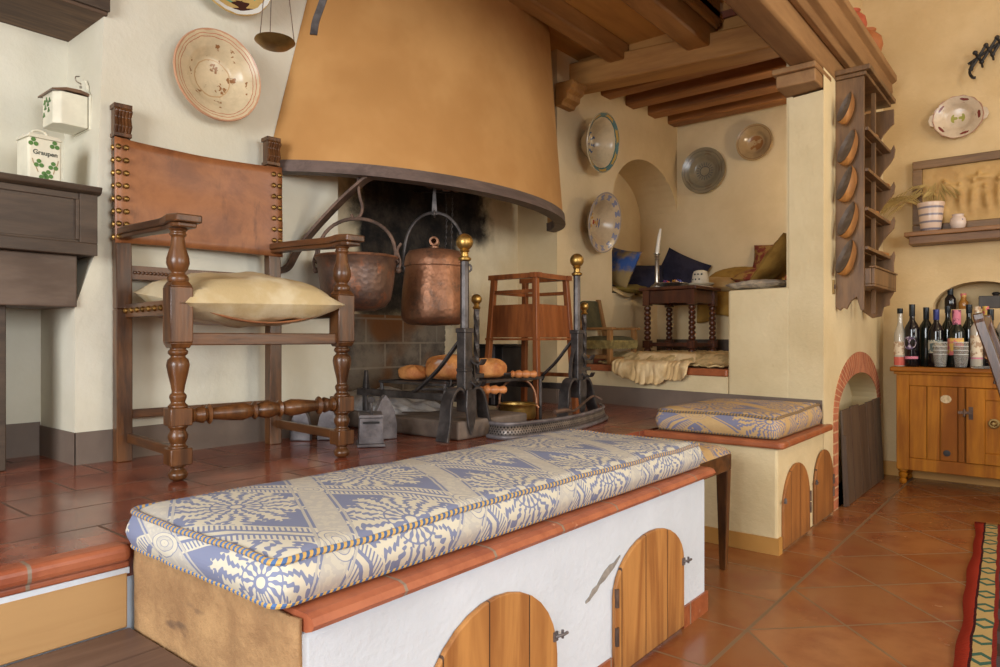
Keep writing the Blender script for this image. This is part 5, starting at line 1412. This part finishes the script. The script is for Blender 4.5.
def scoop(pos, s, tilt, label):
    """boat-shaped wooden scoop, its cut hollow face turned out and up"""
    o = thing('wooden_scoop', label, 'scoop', pos, 0, 'wooden scoops on the rack side')
    n = Vector((-.50 + tilt, -.80, .30)).normalized(); l = Vector((.22, 0, 1)); l = (l - n * l.dot(n)).normalized(); w = l.cross(n)
    m = MB(); N = 20; vs = []; fs = []; J = 8
    for j in range(J):
        t = PI / 2 * j / (J - 1)
        for i in range(N):
            a = 2 * PI * i / N; k = math.cos(t) if j < J - 1 else 0.001
            y = math.sin(a) * .088 * s
            vs.append(w * (math.cos(a) * .036 * s * k * (1 - .25 * math.sin(a))) + l * (y * (.35 + .65 * k)) - n * (.062 * s * math.sin(t)) - l * (.02 * math.sin(t)))
    for j in range(J - 1):
        for i in range(N): fs.append((j * N + i, j * N + (i + 1) % N, (j + 1) * N + (i + 1) % N, (j + 1) * N + i))
    m.add(vs, fs); m.build('body', M_SCOOP, o, world=False)
    MB().add([vs[i] * .97 + n * .0006 for i in range(N)] + [vs[i] * .6 - n * .012 for i in range(N)], [(i, (i + 1) % N, N + (i + 1) % N, N + i) for i in range(N)] + [tuple(range(N, 2 * N))]).build('cut_face', M_SCOOPD, o, world=False)
    MB().cyl(tuple(l * .05 * s - n * .02), (tuple(l * .05 * s - n * .02 + Vector((0, .05, 0)))), .004, n=6).build('peg', M_RACK, o, world=False)
    return o
zs_ = [(1.965, 'topmost wooden scoop hanging on the side of the rack'), (1.775, 'second wooden scoop from the top of the rack side'), (1.60, 'middle wooden scoop on the rack side'), (1.425, 'fourth wooden scoop from the top, above the lowest'), (1.245, 'lowest wooden scoop hanging on the side of the rack')]
for i, (z, l_) in enumerate(zs_):
    scoop((-.818 + (.005 if i % 2 else -.004), 3.625, z), 1.0 if i else .86, .12 * math.sin(i * 2.3), l_)
# spoons lying in the rails
for i, (y, z) in enumerate(((3.86, 1.885), (4.16, 1.685), (3.88, 1.495), (4.15, 1.305))):
    m = MB().tube(spl([(RX1 - .01, y - .1, z), (RX1 - .005, y, z + .004), (RX1 + .0, y + .08, z + .002)], 4), .006, 8); m.sphere((RX1 + .002, y + .11, z), .024, 10, (.5, 1.3, .5))
    tag(m.build('wooden_spoon', M_SCOOP, None), 'wooden spoon laid on the %s rail of the wall rack' % ['top', 'second', 'third', 'lowest'][i], 'spoon', 'spoons on the rack rails')
m = MB().box(-.8795, -.874, 3.635, 3.668, 1.065, 1.135)
sw = thing('light_switch', 'small brass light switch plate on the pillar wall below the rack', 'switch', (-.88, 3.65, 1.1))
m.build('plate', M_SWITCH, sw, smooth=False, bevel=.002); MB().box(-.874, -.868, 3.647, 3.656, 1.09, 1.112).build('rocker', M_IRONR, sw, smooth=False)
# pots on the cornice
for i, (y, r, mt_, lb_) in enumerate(((3.93, .075, M_TERRA, 'round red clay pot on the cornice, the redder and nearer one'), (4.28, .085, M_TERRA2, 'round brown clay pot on the cornice, farther from the camera'))):
    o = thing('clay_pot', lb_, 'pot', (-.86, y, 2.396), 0, 'clay pots on the cornice')
    MB().lathe([(0, 0), (r * .55, 0), (r * .85, r * .4), (r, r * .95), (r * .9, r * 1.45), (r * .6, r * 1.75), (r * .5, r * 1.85), (r * .6, r * 2.0), (r * .52, r * 2.0), (r * .42, r * 1.85), (0, r * 1.7)], 28).build('body', mt_, o, world=False)
    for s in (-1, 1):
        MB().tube(spl([(0, s * r * .55, r * 1.85), (0, s * r * .95, r * 1.85), (0, s * r * 1.02, r * 1.5), (0, s * r * .92, r * 1.3)], 4), r * .1, 8).build('handle', mt_, o, world=False)
# slatted board leaning in the brick arch
sl = thing('slatted_board', 'weathered grey-brown plank board leaning in front of the brick arch', 'board', (-.86, 4.25, 0))
for i in range(5):
    y0 = 3.775 + .185 * i; z1 = .485 + .006 * math.sin(i * 2.1)
    MB().add([(-.845, y0, .002), (-.845, y0 + .18, .002), (-.868, y0 + .18, z1), (-.868, y0, z1), (-.862, y0, .002), (-.862, y0 + .18, .002), (-.879, y0 + .18, z1), (-.879, y0, z1)], [(0, 1, 2, 3), (7, 6, 5, 4), (0, 4, 5, 1), (1, 5, 6, 2), (2, 6, 7, 3), (3, 7, 4, 0)]).build('plank', M_SLAT, sl, smooth=False, bevel=.003)
MB().add([(-.850, 3.775, .008), (-.850, 3.80, .008), (-.862, 3.80, .36), (-.862, 3.775, .36), (-.835, 3.775, .008), (-.835, 3.80, .008), (-.85, 3.80, .36), (-.85, 3.775, .36)], [(0, 1, 2, 3), (7, 6, 5, 4), (0, 4, 5, 1), (1, 5, 6, 2), (2, 6, 7, 3), (3, 7, 4, 0)]).build('batten', M_SLAT, sl, smooth=False)
# ------------------------------------------------------------------ far wall: shelf, relief, pots, grille
sh = thing('wall_shelf', 'plain wooden shelf on the far wall carrying the relief and two pots', 'shelf', (-.3, 4.75, 1.42))
MB().box(-.742, .5, 4.70, 4.859, 1.452, 1.478).build('board', M_PINEX if False else wood('shelf_brown', (112, 74, 36), (146, 100, 52), 'x', 1, .5), sh, smooth=False, bevel=.004)
MB().box(-.72, .5, 4.715, 4.859, 1.405, 1.452).build('rail', wood('shelf_brown_dark', (96, 64, 34), (122, 86, 48), 'x', 1, .5), sh, smooth=False, bevel=.004)
rf = thing('relief_plaque', 'large ochre clay relief of figures in a dark wooden frame on the shelf', 'plaque', (-.4, 4.8, 1.479))
RXA, RXB, RZA, RZB = -.715, -.16, 1.480, 1.915
m = MB()
def rel(u, v):
    x = RXA + .05 + (RXB - RXA - .1) * u; z = RZA + .05 + (RZB - RZA - .1) * v
    h = .004 * mnoise.noise(Vector((x * 26, z * 26, 2)))
    for (fx, fz, fr, fh, a) in ((.42, .40, .05, .16, .05), (.55, .42, .05, .17, -.06), (.70, .34, .05, .15, .1), (.82, .42, .05, .17, 0), (.30, .62, .09, .07, .5), (.62, .74, .14, .04, .1), (.88, .70, .06, .05, 0), (.2, .3, .06, .12, .3)):
        dx, dz = u - fx, v - fz; dx += dz * a * .8
        d = (dx / fr) ** 2 + (dz / (fh * 1.35)) ** 2; h += .020 * math.exp(-d * 1.6)
        d = (dx / .03) ** 2 + ((dz - fh * 1.55) / .045) ** 2; h += .016 * math.exp(-d * 1.8)
    return (x, 4.832 - max(0, h), z)
m.grid(90, 70, rel); m.build('relief', M_RELIEF, rf, solid=.002)
m = MB(); m.box(RXA, RXB, 4.812, 4.858, RZB - .05, RZB); m.box(RXA, RXB, 4.812, 4.858, RZA, RZA + .05); m.box(RXA, RXA + .05, 4.812, 4.858, RZA + .05, RZB - .05); m.box(RXB - .05, RXB, 4.812, 4.858, RZA + .05, RZB - .05)
m.build('frame', wood('frame_brown', (92, 66, 38), (126, 94, 56), 'x', 1, .5), rf, smooth=False, bevel=.004)
# planter with dried grasses
PS = 1.12
pl = thing('banded_pot', 'tall pale pot with blue-grey bands holding dried grasses on the shelf', 'pot', (-.612, 4.755, 1.479))
pm = MT('banded_glaze', .3); x_, y_, z_ = pm.xyz(pm.vec('Object'))
bz = ((z_ + .012) / .042).fract(); pm.color(pm.mix((bz - .5).abs().lt(.14), (206, 180, 160), (124, 116, 124)))
MB().lathe([(r * PS, z * PS) for r, z in [(0, 0), (.04, 0), (.046, .006), (.054, .07), (.06, .13), (.064, .142), (.062, .148), (.056, .142), (.05, .1), (0, .095)]], 28).build('pot', pm.m, pl, world=False)
random.seed(5)
m = MB()
for i in range(24):
    a = random.random() * 6.28; L_ = .10 + .12 * random.random(); ln = .35 + .9 * random.random()
    dx, dy = math.cos(a) * ln * .75, math.sin(a) * ln * .35
    if dy > 0: dy *= .3
    e = Vector((dx * L_ * 1.1 - .04, dy * L_ - .0, .17 + L_ * (.62 - .3 * ln)))
    mid = Vector((dx * L_ * .5, dy * L_ * .4, .16 + L_ * .5))
    pts = spl([(.03 * math.cos(a), .03 * math.sin(a), .12), mid, e], 5)
    m.tube(pts, [.0013] * len(pts), 4)
    d = (pts[-1] - pts[-3]).normalized()
    for k in range(3):
        q = pts[-1 - k]; m.tube([q, q + d * .012 + Vector((0, 0, -.006)), q + d * .035 + Vector((0, 0, -.016 - .004 * k))], [.002, .0035, .0006], 5)
for i in range(14):
    a = 2.6 + .9 * random.random(); L_ = .14 + .09 * random.random()
    pts = spl([(-.02, -.01, .13), (-L_ * .6, -.03, .19 + .03 * random.random()), (-L_ * 1.25, -.04, .12 + .10 * random.random())], 6)
    m.tube(pts, .0016, 4)
    d = (pts[-1] - pts[-3]).normalized()
    for k in range(5): q = pts[-1 - k]; m.tube([q, q + d * .015 + Vector((0, 0, -.008)), q + d * .038 + Vector((0, 0, -.022))], [.002, .0035, .0006], 5)
m.build('dried_grass', M_STRAW, pl, world=False)
jr = thing('small_jar', 'small rounded pale jar with blue flowers beside the banded pot on the shelf', 'jar', (-.478, 4.755, 1.479))
jm = plate_mat('jar_blue', (206, 186, 172)); 
t = MT('jar_flowers', .3); v = t.vec('Object'); d_, cc = t.voro(v, 34); x_, y_, z_ = t.xyz(v)
t.color(t.mix(d_.lt(.36) * (z_ - .04).abs().lt(.018), (206, 186, 172), (88, 88, 128)))
MB().lathe([(0, 0), (.026, 0), (.036, .012), (.041, .035), (.037, .06), (.027, .072), (.029, .082), (.032, .084), (.027, .082), (.02, .07), (0, .06)], 24).build('body', t.m, jr, world=False)
gr = thing('iron_grille', 'dark lattice iron trivet with feet hanging high at the far wall by the picture edge', 'trivet', (-.3, 4.75, 2.45))
m = MB()
P0 = Vector((-.42, 4.80, 2.40)); du = Vector((.155, -.02, .082)); dv = Vector((.02, 0, .09))
for i in range(6):
    for (a, b) in ((0, 1), (1, 0)):
        p = P0 + du * (i / 3.0); q = P0 + du * ((i + 1) / 3.0)
        m.tube([p + dv * a, q + dv * b], .008, 6)
    for k in (0, .5, 1): m.sphere(tuple(P0 + du * (i / 3.0 + (1 / 6 if k == .5 else 0)) + dv * k), .013, 8)
m.tube([P0 - du * .15 + dv * .5, P0 + du * 2 + dv * .5], .008, 6)
m.build('lattice', M_BLACK, gr)
m = MB().tube(spl([P0 + dv * .4, P0 + Vector((-.005, -.01, -.02)), P0 + Vector((.01, -.02, -.055)), P0 + Vector((.025, -.02, -.06))], 4), .008, 6)
m.build('foot', M_BLACK, gr)
m = MB()
for k in range(5): q = P0 + du * (.33 + .33 * k); m.tube([q, q + Vector((.006, -.01, -.035))], .006, 6)
m.build('foot', M_BLACK, gr)
MB().cyl(tuple(P0 + du * .7 + dv * .5), (P0.x + du.x * .7, 4.86, P0.z + du.z * .7 + .04), .006, n=6).build('wall_hook', M_BLACK, gr)
# ------------------------------------------------------------------ pine sideboard
CB = thing('sideboard', 'orange pine sideboard with turned feet and a hatch latch under the bottles', 'sideboard', (-.28, 4.72, 0))
cx0, cx1, cy0, cy1 = -.765, .30, 4.60, 4.845
MB().box(cx0 - .03, cx1 + .03, cy0 - .03, cy1 + .0, .655, .683).build('top', M_PINEX, CB, smooth=False, bevel=.007)
m = MB().box(cx0, cx1, cy0 + .02, cy1, .11, .64); m.box(cx0 - .012, cx1 + .012, cy0 - .012, cy1, .64, .655)
m.box(cx0, cx0 + .065, cy0, cy0 + .02, .085, .64); m.box(cx1 - .065, cx1, cy0, cy0 + .02, .085, .64)
m.box(cx0 + .065, cx1 - .065, cy0, cy0 + .02, .085, .155); m.box(cx0 + .065, cx1 - .065, cy0, cy0 + .02, .575, .64)
m.build('carcass', M_PINE, CB, smooth=False, bevel=.003)
for x in (cx0 + .03, cx1 - .03):
    for y in (cy0 + .03, cy1 - .03):
        MB().lathe([(0, .001), (.014, .001), (.02, .01), (.02, .022), (.013, .03), (.022, .042), (.024, .058), (.016, .066), (.025, .074), (.026, .086)], 16, c=(x, y, 0)).build('foot', M_PINE, CB)
m = MB(); m.box(cx0 + .066, cx0 + .15, cy0 + .006, cy0 + .0195, .156, .574); m.box(cx0 + .155, cx0 + .215, cy0 + .004, cy0 + .0195, .156, .574); m.box(cx0 + .22, cx0 + .30, cy0 + .006, cy0 + .0195, .156, .574); m.box(cx0 + .305, cx0 + .335, cy0 + .001, cy0 + .0195, .156, .574)
m.build('fixed_panel', M_PINE, CB, smooth=False, bevel=.003)
dx0, dx1 = cx0 + .342, cx1 - .07
dr = MB().box(dx0, dx0 + .085, cy0 - .014, cy0 + .0195, .158, .572); dr.box(dx0 + .085, dx1, cy0 - .014, cy0 + .0195, .158, .22); dr.box(dx0 + .085, dx1, cy0 - .014, cy0 + .0195, .51, .572); dr.box(dx0 + .085, dx1, cy0 - .004, cy0 + .0195, .22, .51); dr.box(dx1 - .08, dx1, cy0 - .014, cy0 - .004, .22, .51)
door = dr.build('door', M_PINE, CB, smooth=False, bevel=.003)
m = MB().lathe([(0, .0), (.026, .0), (.027, .004), (.019, .007), (.016, .006), (.01, .012), (.013, .018), (.009, .025), (0, .026)], 20, facing((dx0 + .125, cy0 - .0045, .385), (0, -1, 0)))
m.build('knob', M_BRASSD, door)
m = MB().box(dx0 + .012, dx0 + .032, cy0 - .017, cy0 - .014, .40, .47); m.box(dx0 - .03, dx0 + .03, cy0 - .026, cy0 - .017, .43, .445); m.cyl((dx0 - .03, cy0 - .01, .437), (dx0 - .03, cy0 - .034, .437), .008, n=10); m.cyl((dx0 - .008, cy0 - .035, .415), (dx0 - .008, cy0 - .018, .455), .006, n=8)
m.build('latch', M_IRONR, door)
MB().prism([(.027 * math.cos(2 * PI * i / 16), .023 * math.sin(2 * PI * i / 16)) for i in range(16)], lambda a, b, d: (cx0 + .245 + a, cy0 + .006 - d, .505 + b), 0, .002).build('sticker', mk('sticker_cream', (206, 184, 144), (170, 146, 110), .7, scale=60), CB, smooth=False)
MB().lathe([(.0, .002), (.013, .002), (.017, .0), (.018, .003), (.013, .004)], 16, facing((cx0 + .25, cy0 + .006, .20), (0, -1, 0))).build('keyhole', M_BLACK, CB)
# ------------------------------------------------------------------ bottles and glasses
BG = 'bottles on the sideboard'
def bottle(x, y, r, hs, hn, H, glassm, capm, label, lm=None, lz=(.06, .16), shape='rect', ll=None, neck=.013, caph=.05, zb=.684, liquid=None):
    if zb < .7: x -= .018; r *= 1.07; hs *= 1.07; hn *= 1.08; H *= 1.08
    o = thing('bottle', label, 'bottle', (x, y, zb), 0, BG)
    pr = [(0, .0), (r * .9, .0), (r, .006), (r, hs), (r * .94, hs + (hn - hs) * .25), (r * .7, hs + (hn - hs) * .6), (neck * 1.15, hn), (neck, hn + .02), (neck, H - .012), (neck * 1.15, H - .010), (neck * 1.15, H - .002), (0, H - .002)]
    MB().lathe(pr, 22).build('glass_body', glassm, o, world=False)
    MB().lathe([(neck * 1.12, H - caph), (neck * 1.18, H - caph + .002), (neck * 1.22, H), (0, H + .001)], 16).build('cap', capm, o, world=False)
    if liquid: MB().lathe([(r * 1.003, .006), (r * 1.003, liquid[1]), ], 22).build('spirit', liquid[0], o, world=False)
    if lm:
        a0 = -PI / 2 - .25 - 1.25; m = MB(); z0, z1 = lz; R_ = r + .0008; n = 18
        if shape == 'rect': m.lathe([(R_, z0), (R_, z1)], n, a0=a0, a1=a0 + 2.5)
        else:
            vs = [(R_ * math.cos(-PI / 2 - .25), R_ * math.sin(-PI / 2 - .25), (z0 + z1) / 2)]
            for i in range(24):
                t = 2 * PI * i / 24; a = -PI / 2 - .25 + .95 * math.cos(t); vs.append((R_ * math.cos(a), R_ * math.sin(a), (z0 + z1) / 2 + (z1 - z0) / 2 * math.sin(t)))
            m.add(vs, [(0, 1 + i, 1 + (i + 1) % 24) for i in range(24)])
        m.build('label', lm, o, world=False)
        if ll: 
            m = MB(); m.lathe([(R_ + .0004, ll[1]), (R_ + .0004, ll[2])], n, a0=a0, a1=a0 + 2.5); m.build('label_band', ll[0], o, world=False)
    return o
Y0 = 4.645
PALEG = mk('pale_bottle_glass', (190, 182, 166), (176, 168, 150), .08)
bottle(-.735, Y0, .030, .17, .225, .315, PALEG, M_FOIL, 'clear bottle with cream label and red spirit at the wall end of the sideboard', M_L1, (.065, .145), liquid=(M_RED, .055), caph=.03)
bottle(-.672, Y0 - .01, .036, .20, .25, .335, M_DKGLASS2, M_FOIL, 'dark bottle with round violet label and pink band', M_L2, (.10, .175), 'oval', (M_L6, .045, .06), caph=.07)
bottle(-.612, Y0 + .07, .034, .21, .25, .32, M_DKGLASS, M_FOIL, 'plain dark bottle behind the round-labelled and blue-capped ones', caph=.07)
bottle(-.553, Y0, .037, .19, .235, .305, M_DKGLASS2, M_FOILB, 'dark bottle with blue cap and slate label', M_L3, (.08, .155), caph=.06)
bottle(-.507, Y0 + .09, .034, .20, .25, .325, M_DKGLASS, M_FOIL, 'dark bottle standing behind between the blue-capped and pink-capped bottles', M_L4, (.07, .12), caph=.04)
bottle(-.455, Y0 - .005, .04, .185, .225, .30, M_DKGLASS, M_L6, 'dark bottle with pink wrapped neck and yellow rose label', M_L4, (.07, .165), caph=.085, neck=.018)
bottle(-.405, Y0 + .09, .033, .20, .25, .33, M_DKGLASS, M_FOIL, 'tall dark green bottle behind the yellow-labelled one', caph=.05)
bottle(-.358, Y0, .032, .20, .235, .315, PALEG, M_L1, 'slim clear bottle with tall cream label', M_L1, (.06, .18), ll=(M_L6, .05, .058), caph=.03)
bottle(-.298, Y0 - .005, .035, .17, .215, .30, M_DKGLASS2, M_FOIL, 'dark bottle with tall oval bronze label beside the chair back', M_L5, (.05, .175), 'oval', caph=.06)
bottle(-.245, Y0 + .08, .034, .19, .24, .31, PALEG, M_L5, 'pale bottle half hidden behind the leaning chair post', M_L1, (.08, .16))
bottle(-.19, Y0 + .02, .034, .20, .245, .31, PALEG, M_FOILB, 'clear bottle with blue cap just past the chair post', M_L1, (.06, .16), caph=.05)
bottle(-.24, Y0 - .02, .03, .12, .15, .20, M_DKGLASS2, M_FOIL, 'short dark bottle tucked against the chair post', M_L5, (.03, .09))
bottle(-.33, Y0 + .13, .032, .2, .25, .32, mk('amber_glass', (170, 116, 52), (150, 100, 44), .1), M_L4, 'amber bottle at the back before the arched niche', M_L1, (.08, .15))
for (x, y, zb, lb_) in ((-.575, 4.98, 1.0215, 'dark bottle alone in the arched niche at its wall end'),):
    bottle(x + .04, 4.94, .03, .06, .09, .135, M_DKGLASS2, M_FOIL, lb_, None, zb=zb, caph=.06)
bottle(-.47, 4.95, .026, .04, .06, .095, mk('amber_glass', (170, 116, 52)), M_L4, 'small amber bottle in the arched niche beside the dark one', None, zb=1.0215, caph=.02)
RIM_GLINT = mk('rim_glint', (226, 228, 226), (214, 216, 214), 0.1)  # opaque whitish colour imitates the light glinting on the glass edges
def stack(x, y, label, n=4):
    for i in range(n):
        o = MB().lathe([(0, .004), (.028, .004), (.034, .05), (.036, .075), (.0345, .075), (.0325, .05), (.0265, .008), (0, .008)], 24).build('drinking_glass', M_CLEAR, None, world=False)
        MB().tube([(.0352 * math.cos(k * PI / 12), .0352 * math.sin(k * PI / 12), .0755) for k in range(24)], .0016, 6, closed=True).build('rim', RIM_GLINT, o, world=False)
        o.location = (x, y, .6835 + .0225 * i); tag(o, label % ['lowest', 'second', 'third', 'topmost', 'top'][i], 'glass', 'stacked drinking glasses')
stack(-.545, 4.592, '%s glass in the stack before the blue-capped bottle')
stack(-.448, 4.592, '%s glass in the stack before the yellow-labelled bottle')
o = MB().lathe([(0, 0), (.05, 0), (.055, .012), (.053, .014), (0, .008)], 24).build('glass_ashtray', M_CLEAR, None, world=False); o.location = (-.352, 4.598, .684); tag(o, 'low clear glass dish before the slim cream-labelled bottle', 'dish')
bxg = MB().box(-.39, -.16, 4.88, 5.04, 1.0215, 1.095)
cbx = thing('charcoal_box', 'flat charcoal grey box lying in the arched niche of the far wall', 'box', (-.28, 4.95, 1.021))
bxg.build('body', M_CHAR, cbx, smooth=False, bevel=.004)
MB().lathe([(0, 0), (.012, 0), (.018, .008), (.02, .016), (.012, .022), (0, .022)], 14, c=(-.31, 4.92, 1.0955)).build('lid_knob', M_BLACK, cbx)
# ------------------------------------------------------------------ chair at the picture edge
dc = thing('dining_chair', 'dark walnut chair seen only by its leaning back post at the picture edge', 'chair', (.0, 3.95, 0), 0)
DC = lambda n, mb, mat=M_CHAIR, **k: mb.build(n, mat, dc, **k)
for y in (3.90, 4.30):
    DC('leg', MB().strip(spl([(-.315, y, .965), (-.30, y, .90), (-.255, y, .75), (-.175, y, .44), (-.14, y, .2), (-.12, y, .001)], 4), [.05] * 3 + [.045] * 9 + [.04] * 9, .042, (0, 1, 0)), smooth=False, bevel=.006)
    DC('leg', MB().taper((.17, .20, y - .016, y + .016, 0.001), (.155, .20, y - .02, y + .02, .44)), smooth=False, bevel=.003)
DC('seat', MB().box(-.17, .22, 3.88, 4.32, .44, .475), M_LEATHER, smooth=False, bevel=.01)
DC('back_rail', MB().strip([(-.305, 3.92, .92), (-.305, 4.28, .92)], .07, .022, (.2, 0, 1)), smooth=False, bevel=.004)
DC('back_rail', MB().strip([(-.245, 3.92, .66), (-.245, 4.28, .66)], .05, .02, (.2, 0, 1)), smooth=False, bevel=.004)
for y in (3.90, 4.30): DC('stretcher', MB().box(-.13, .17, y - .01, y + .01, .20, .225), smooth=False)
# kilim
m = MB(); m.grid(40, 60, lambda u, v: (1.3 * u + (.004 * math.sin(v * 17) + .003 * math.sin(v * 43)) * (1 - u), -2.6 + 2.6 * v, .004 + .003 * mnoise.noise(Vector((u * 5, v * 14, 0)))))
o = m.build('kilim_rug', M_KILIM, None, world=False, solid=.005); o.location = (-.315, 3.84, 0); o.rotation_euler = (0, 0, .053)
tag(o, 'striped kilim rug with red and cream border on the tiled floor', 'rug')
# ------------------------------------------------------------------ camera, light
cam = bpy.data.cameras.new('camera'); co = bpy.data.objects.new('camera', cam); COL.objects.link(co)
co.location = (0, 0, 0.85); co.rotation_euler = (PI / 2, 0, math.atan(565 / 690))
cam.sensor_width = 36; cam.lens = 36 * 0.69; cam.shift_y = 0.0045; cam.clip_start = 0.02
sc = bpy.context.scene; sc.camera = co
def area(name, loc, target, sx, sy, power, col):
    l = bpy.data.lights.new(name, 'AREA'); l.shape = 'RECTANGLE'; l.size = sx; l.size_y = sy; l.energy = power; l.color = col
    o = bpy.data.objects.new(name, l); COL.objects.link(o); o.location = loc
    d = Vector(target) - Vector(loc); o.rotation_euler = d.to_track_quat('-Z', 'Y').to_euler()
area('window_light', (3.05, 0.1, 1.6), (0, 0.3, 1.3), 1.9, 1.4, 108, (0.93, 0.97, 1.0))
area('window_light_far', (3.05, 3.1, 1.6), (0, 3.0, 1.2), 1.1, 1.4, 52, (1.0, 0.9, 0.74))
area('window_light_near', (-0.6, -2.45, 1.6), (-0.6, 0, 1.5), 1.7, 1.5, 148, (0.95, 0.98, 1.0))
def point(name, loc, power, col, r=0.08):
    l = bpy.data.lights.new(name, 'POINT'); l.energy = power; l.color = col; l.shadow_soft_size = r
    o = bpy.data.objects.new(name, l); COL.objects.link(o); o.location = loc
point('ceiling_lamp', (0.9, 3.2, 2.6), 16, (1.0, 0.76, 0.46), 0.15)
point('alcove_fill', (-1.11, 4.75, 2.0), 7.5, (1.0, 0.87, 0.70), 0.05)  # unseen fill light added behind the pillar to brighten the alcove
w = bpy.data.worlds.new('World'); sc.world = w; w.use_nodes = True
w.node_tree.nodes['Background'].inputs[0].default_value = (0.75, 0.85, 1.0, 1)
w.node_tree.nodes['Background'].inputs[1].default_value = 0.6
vs = sc.view_settings; vs.view_transform = 'Standard'; vs.look = 'None'; vs.gamma = 1.0; vs.exposure = 0.0; vs.use_curve_mapping = False
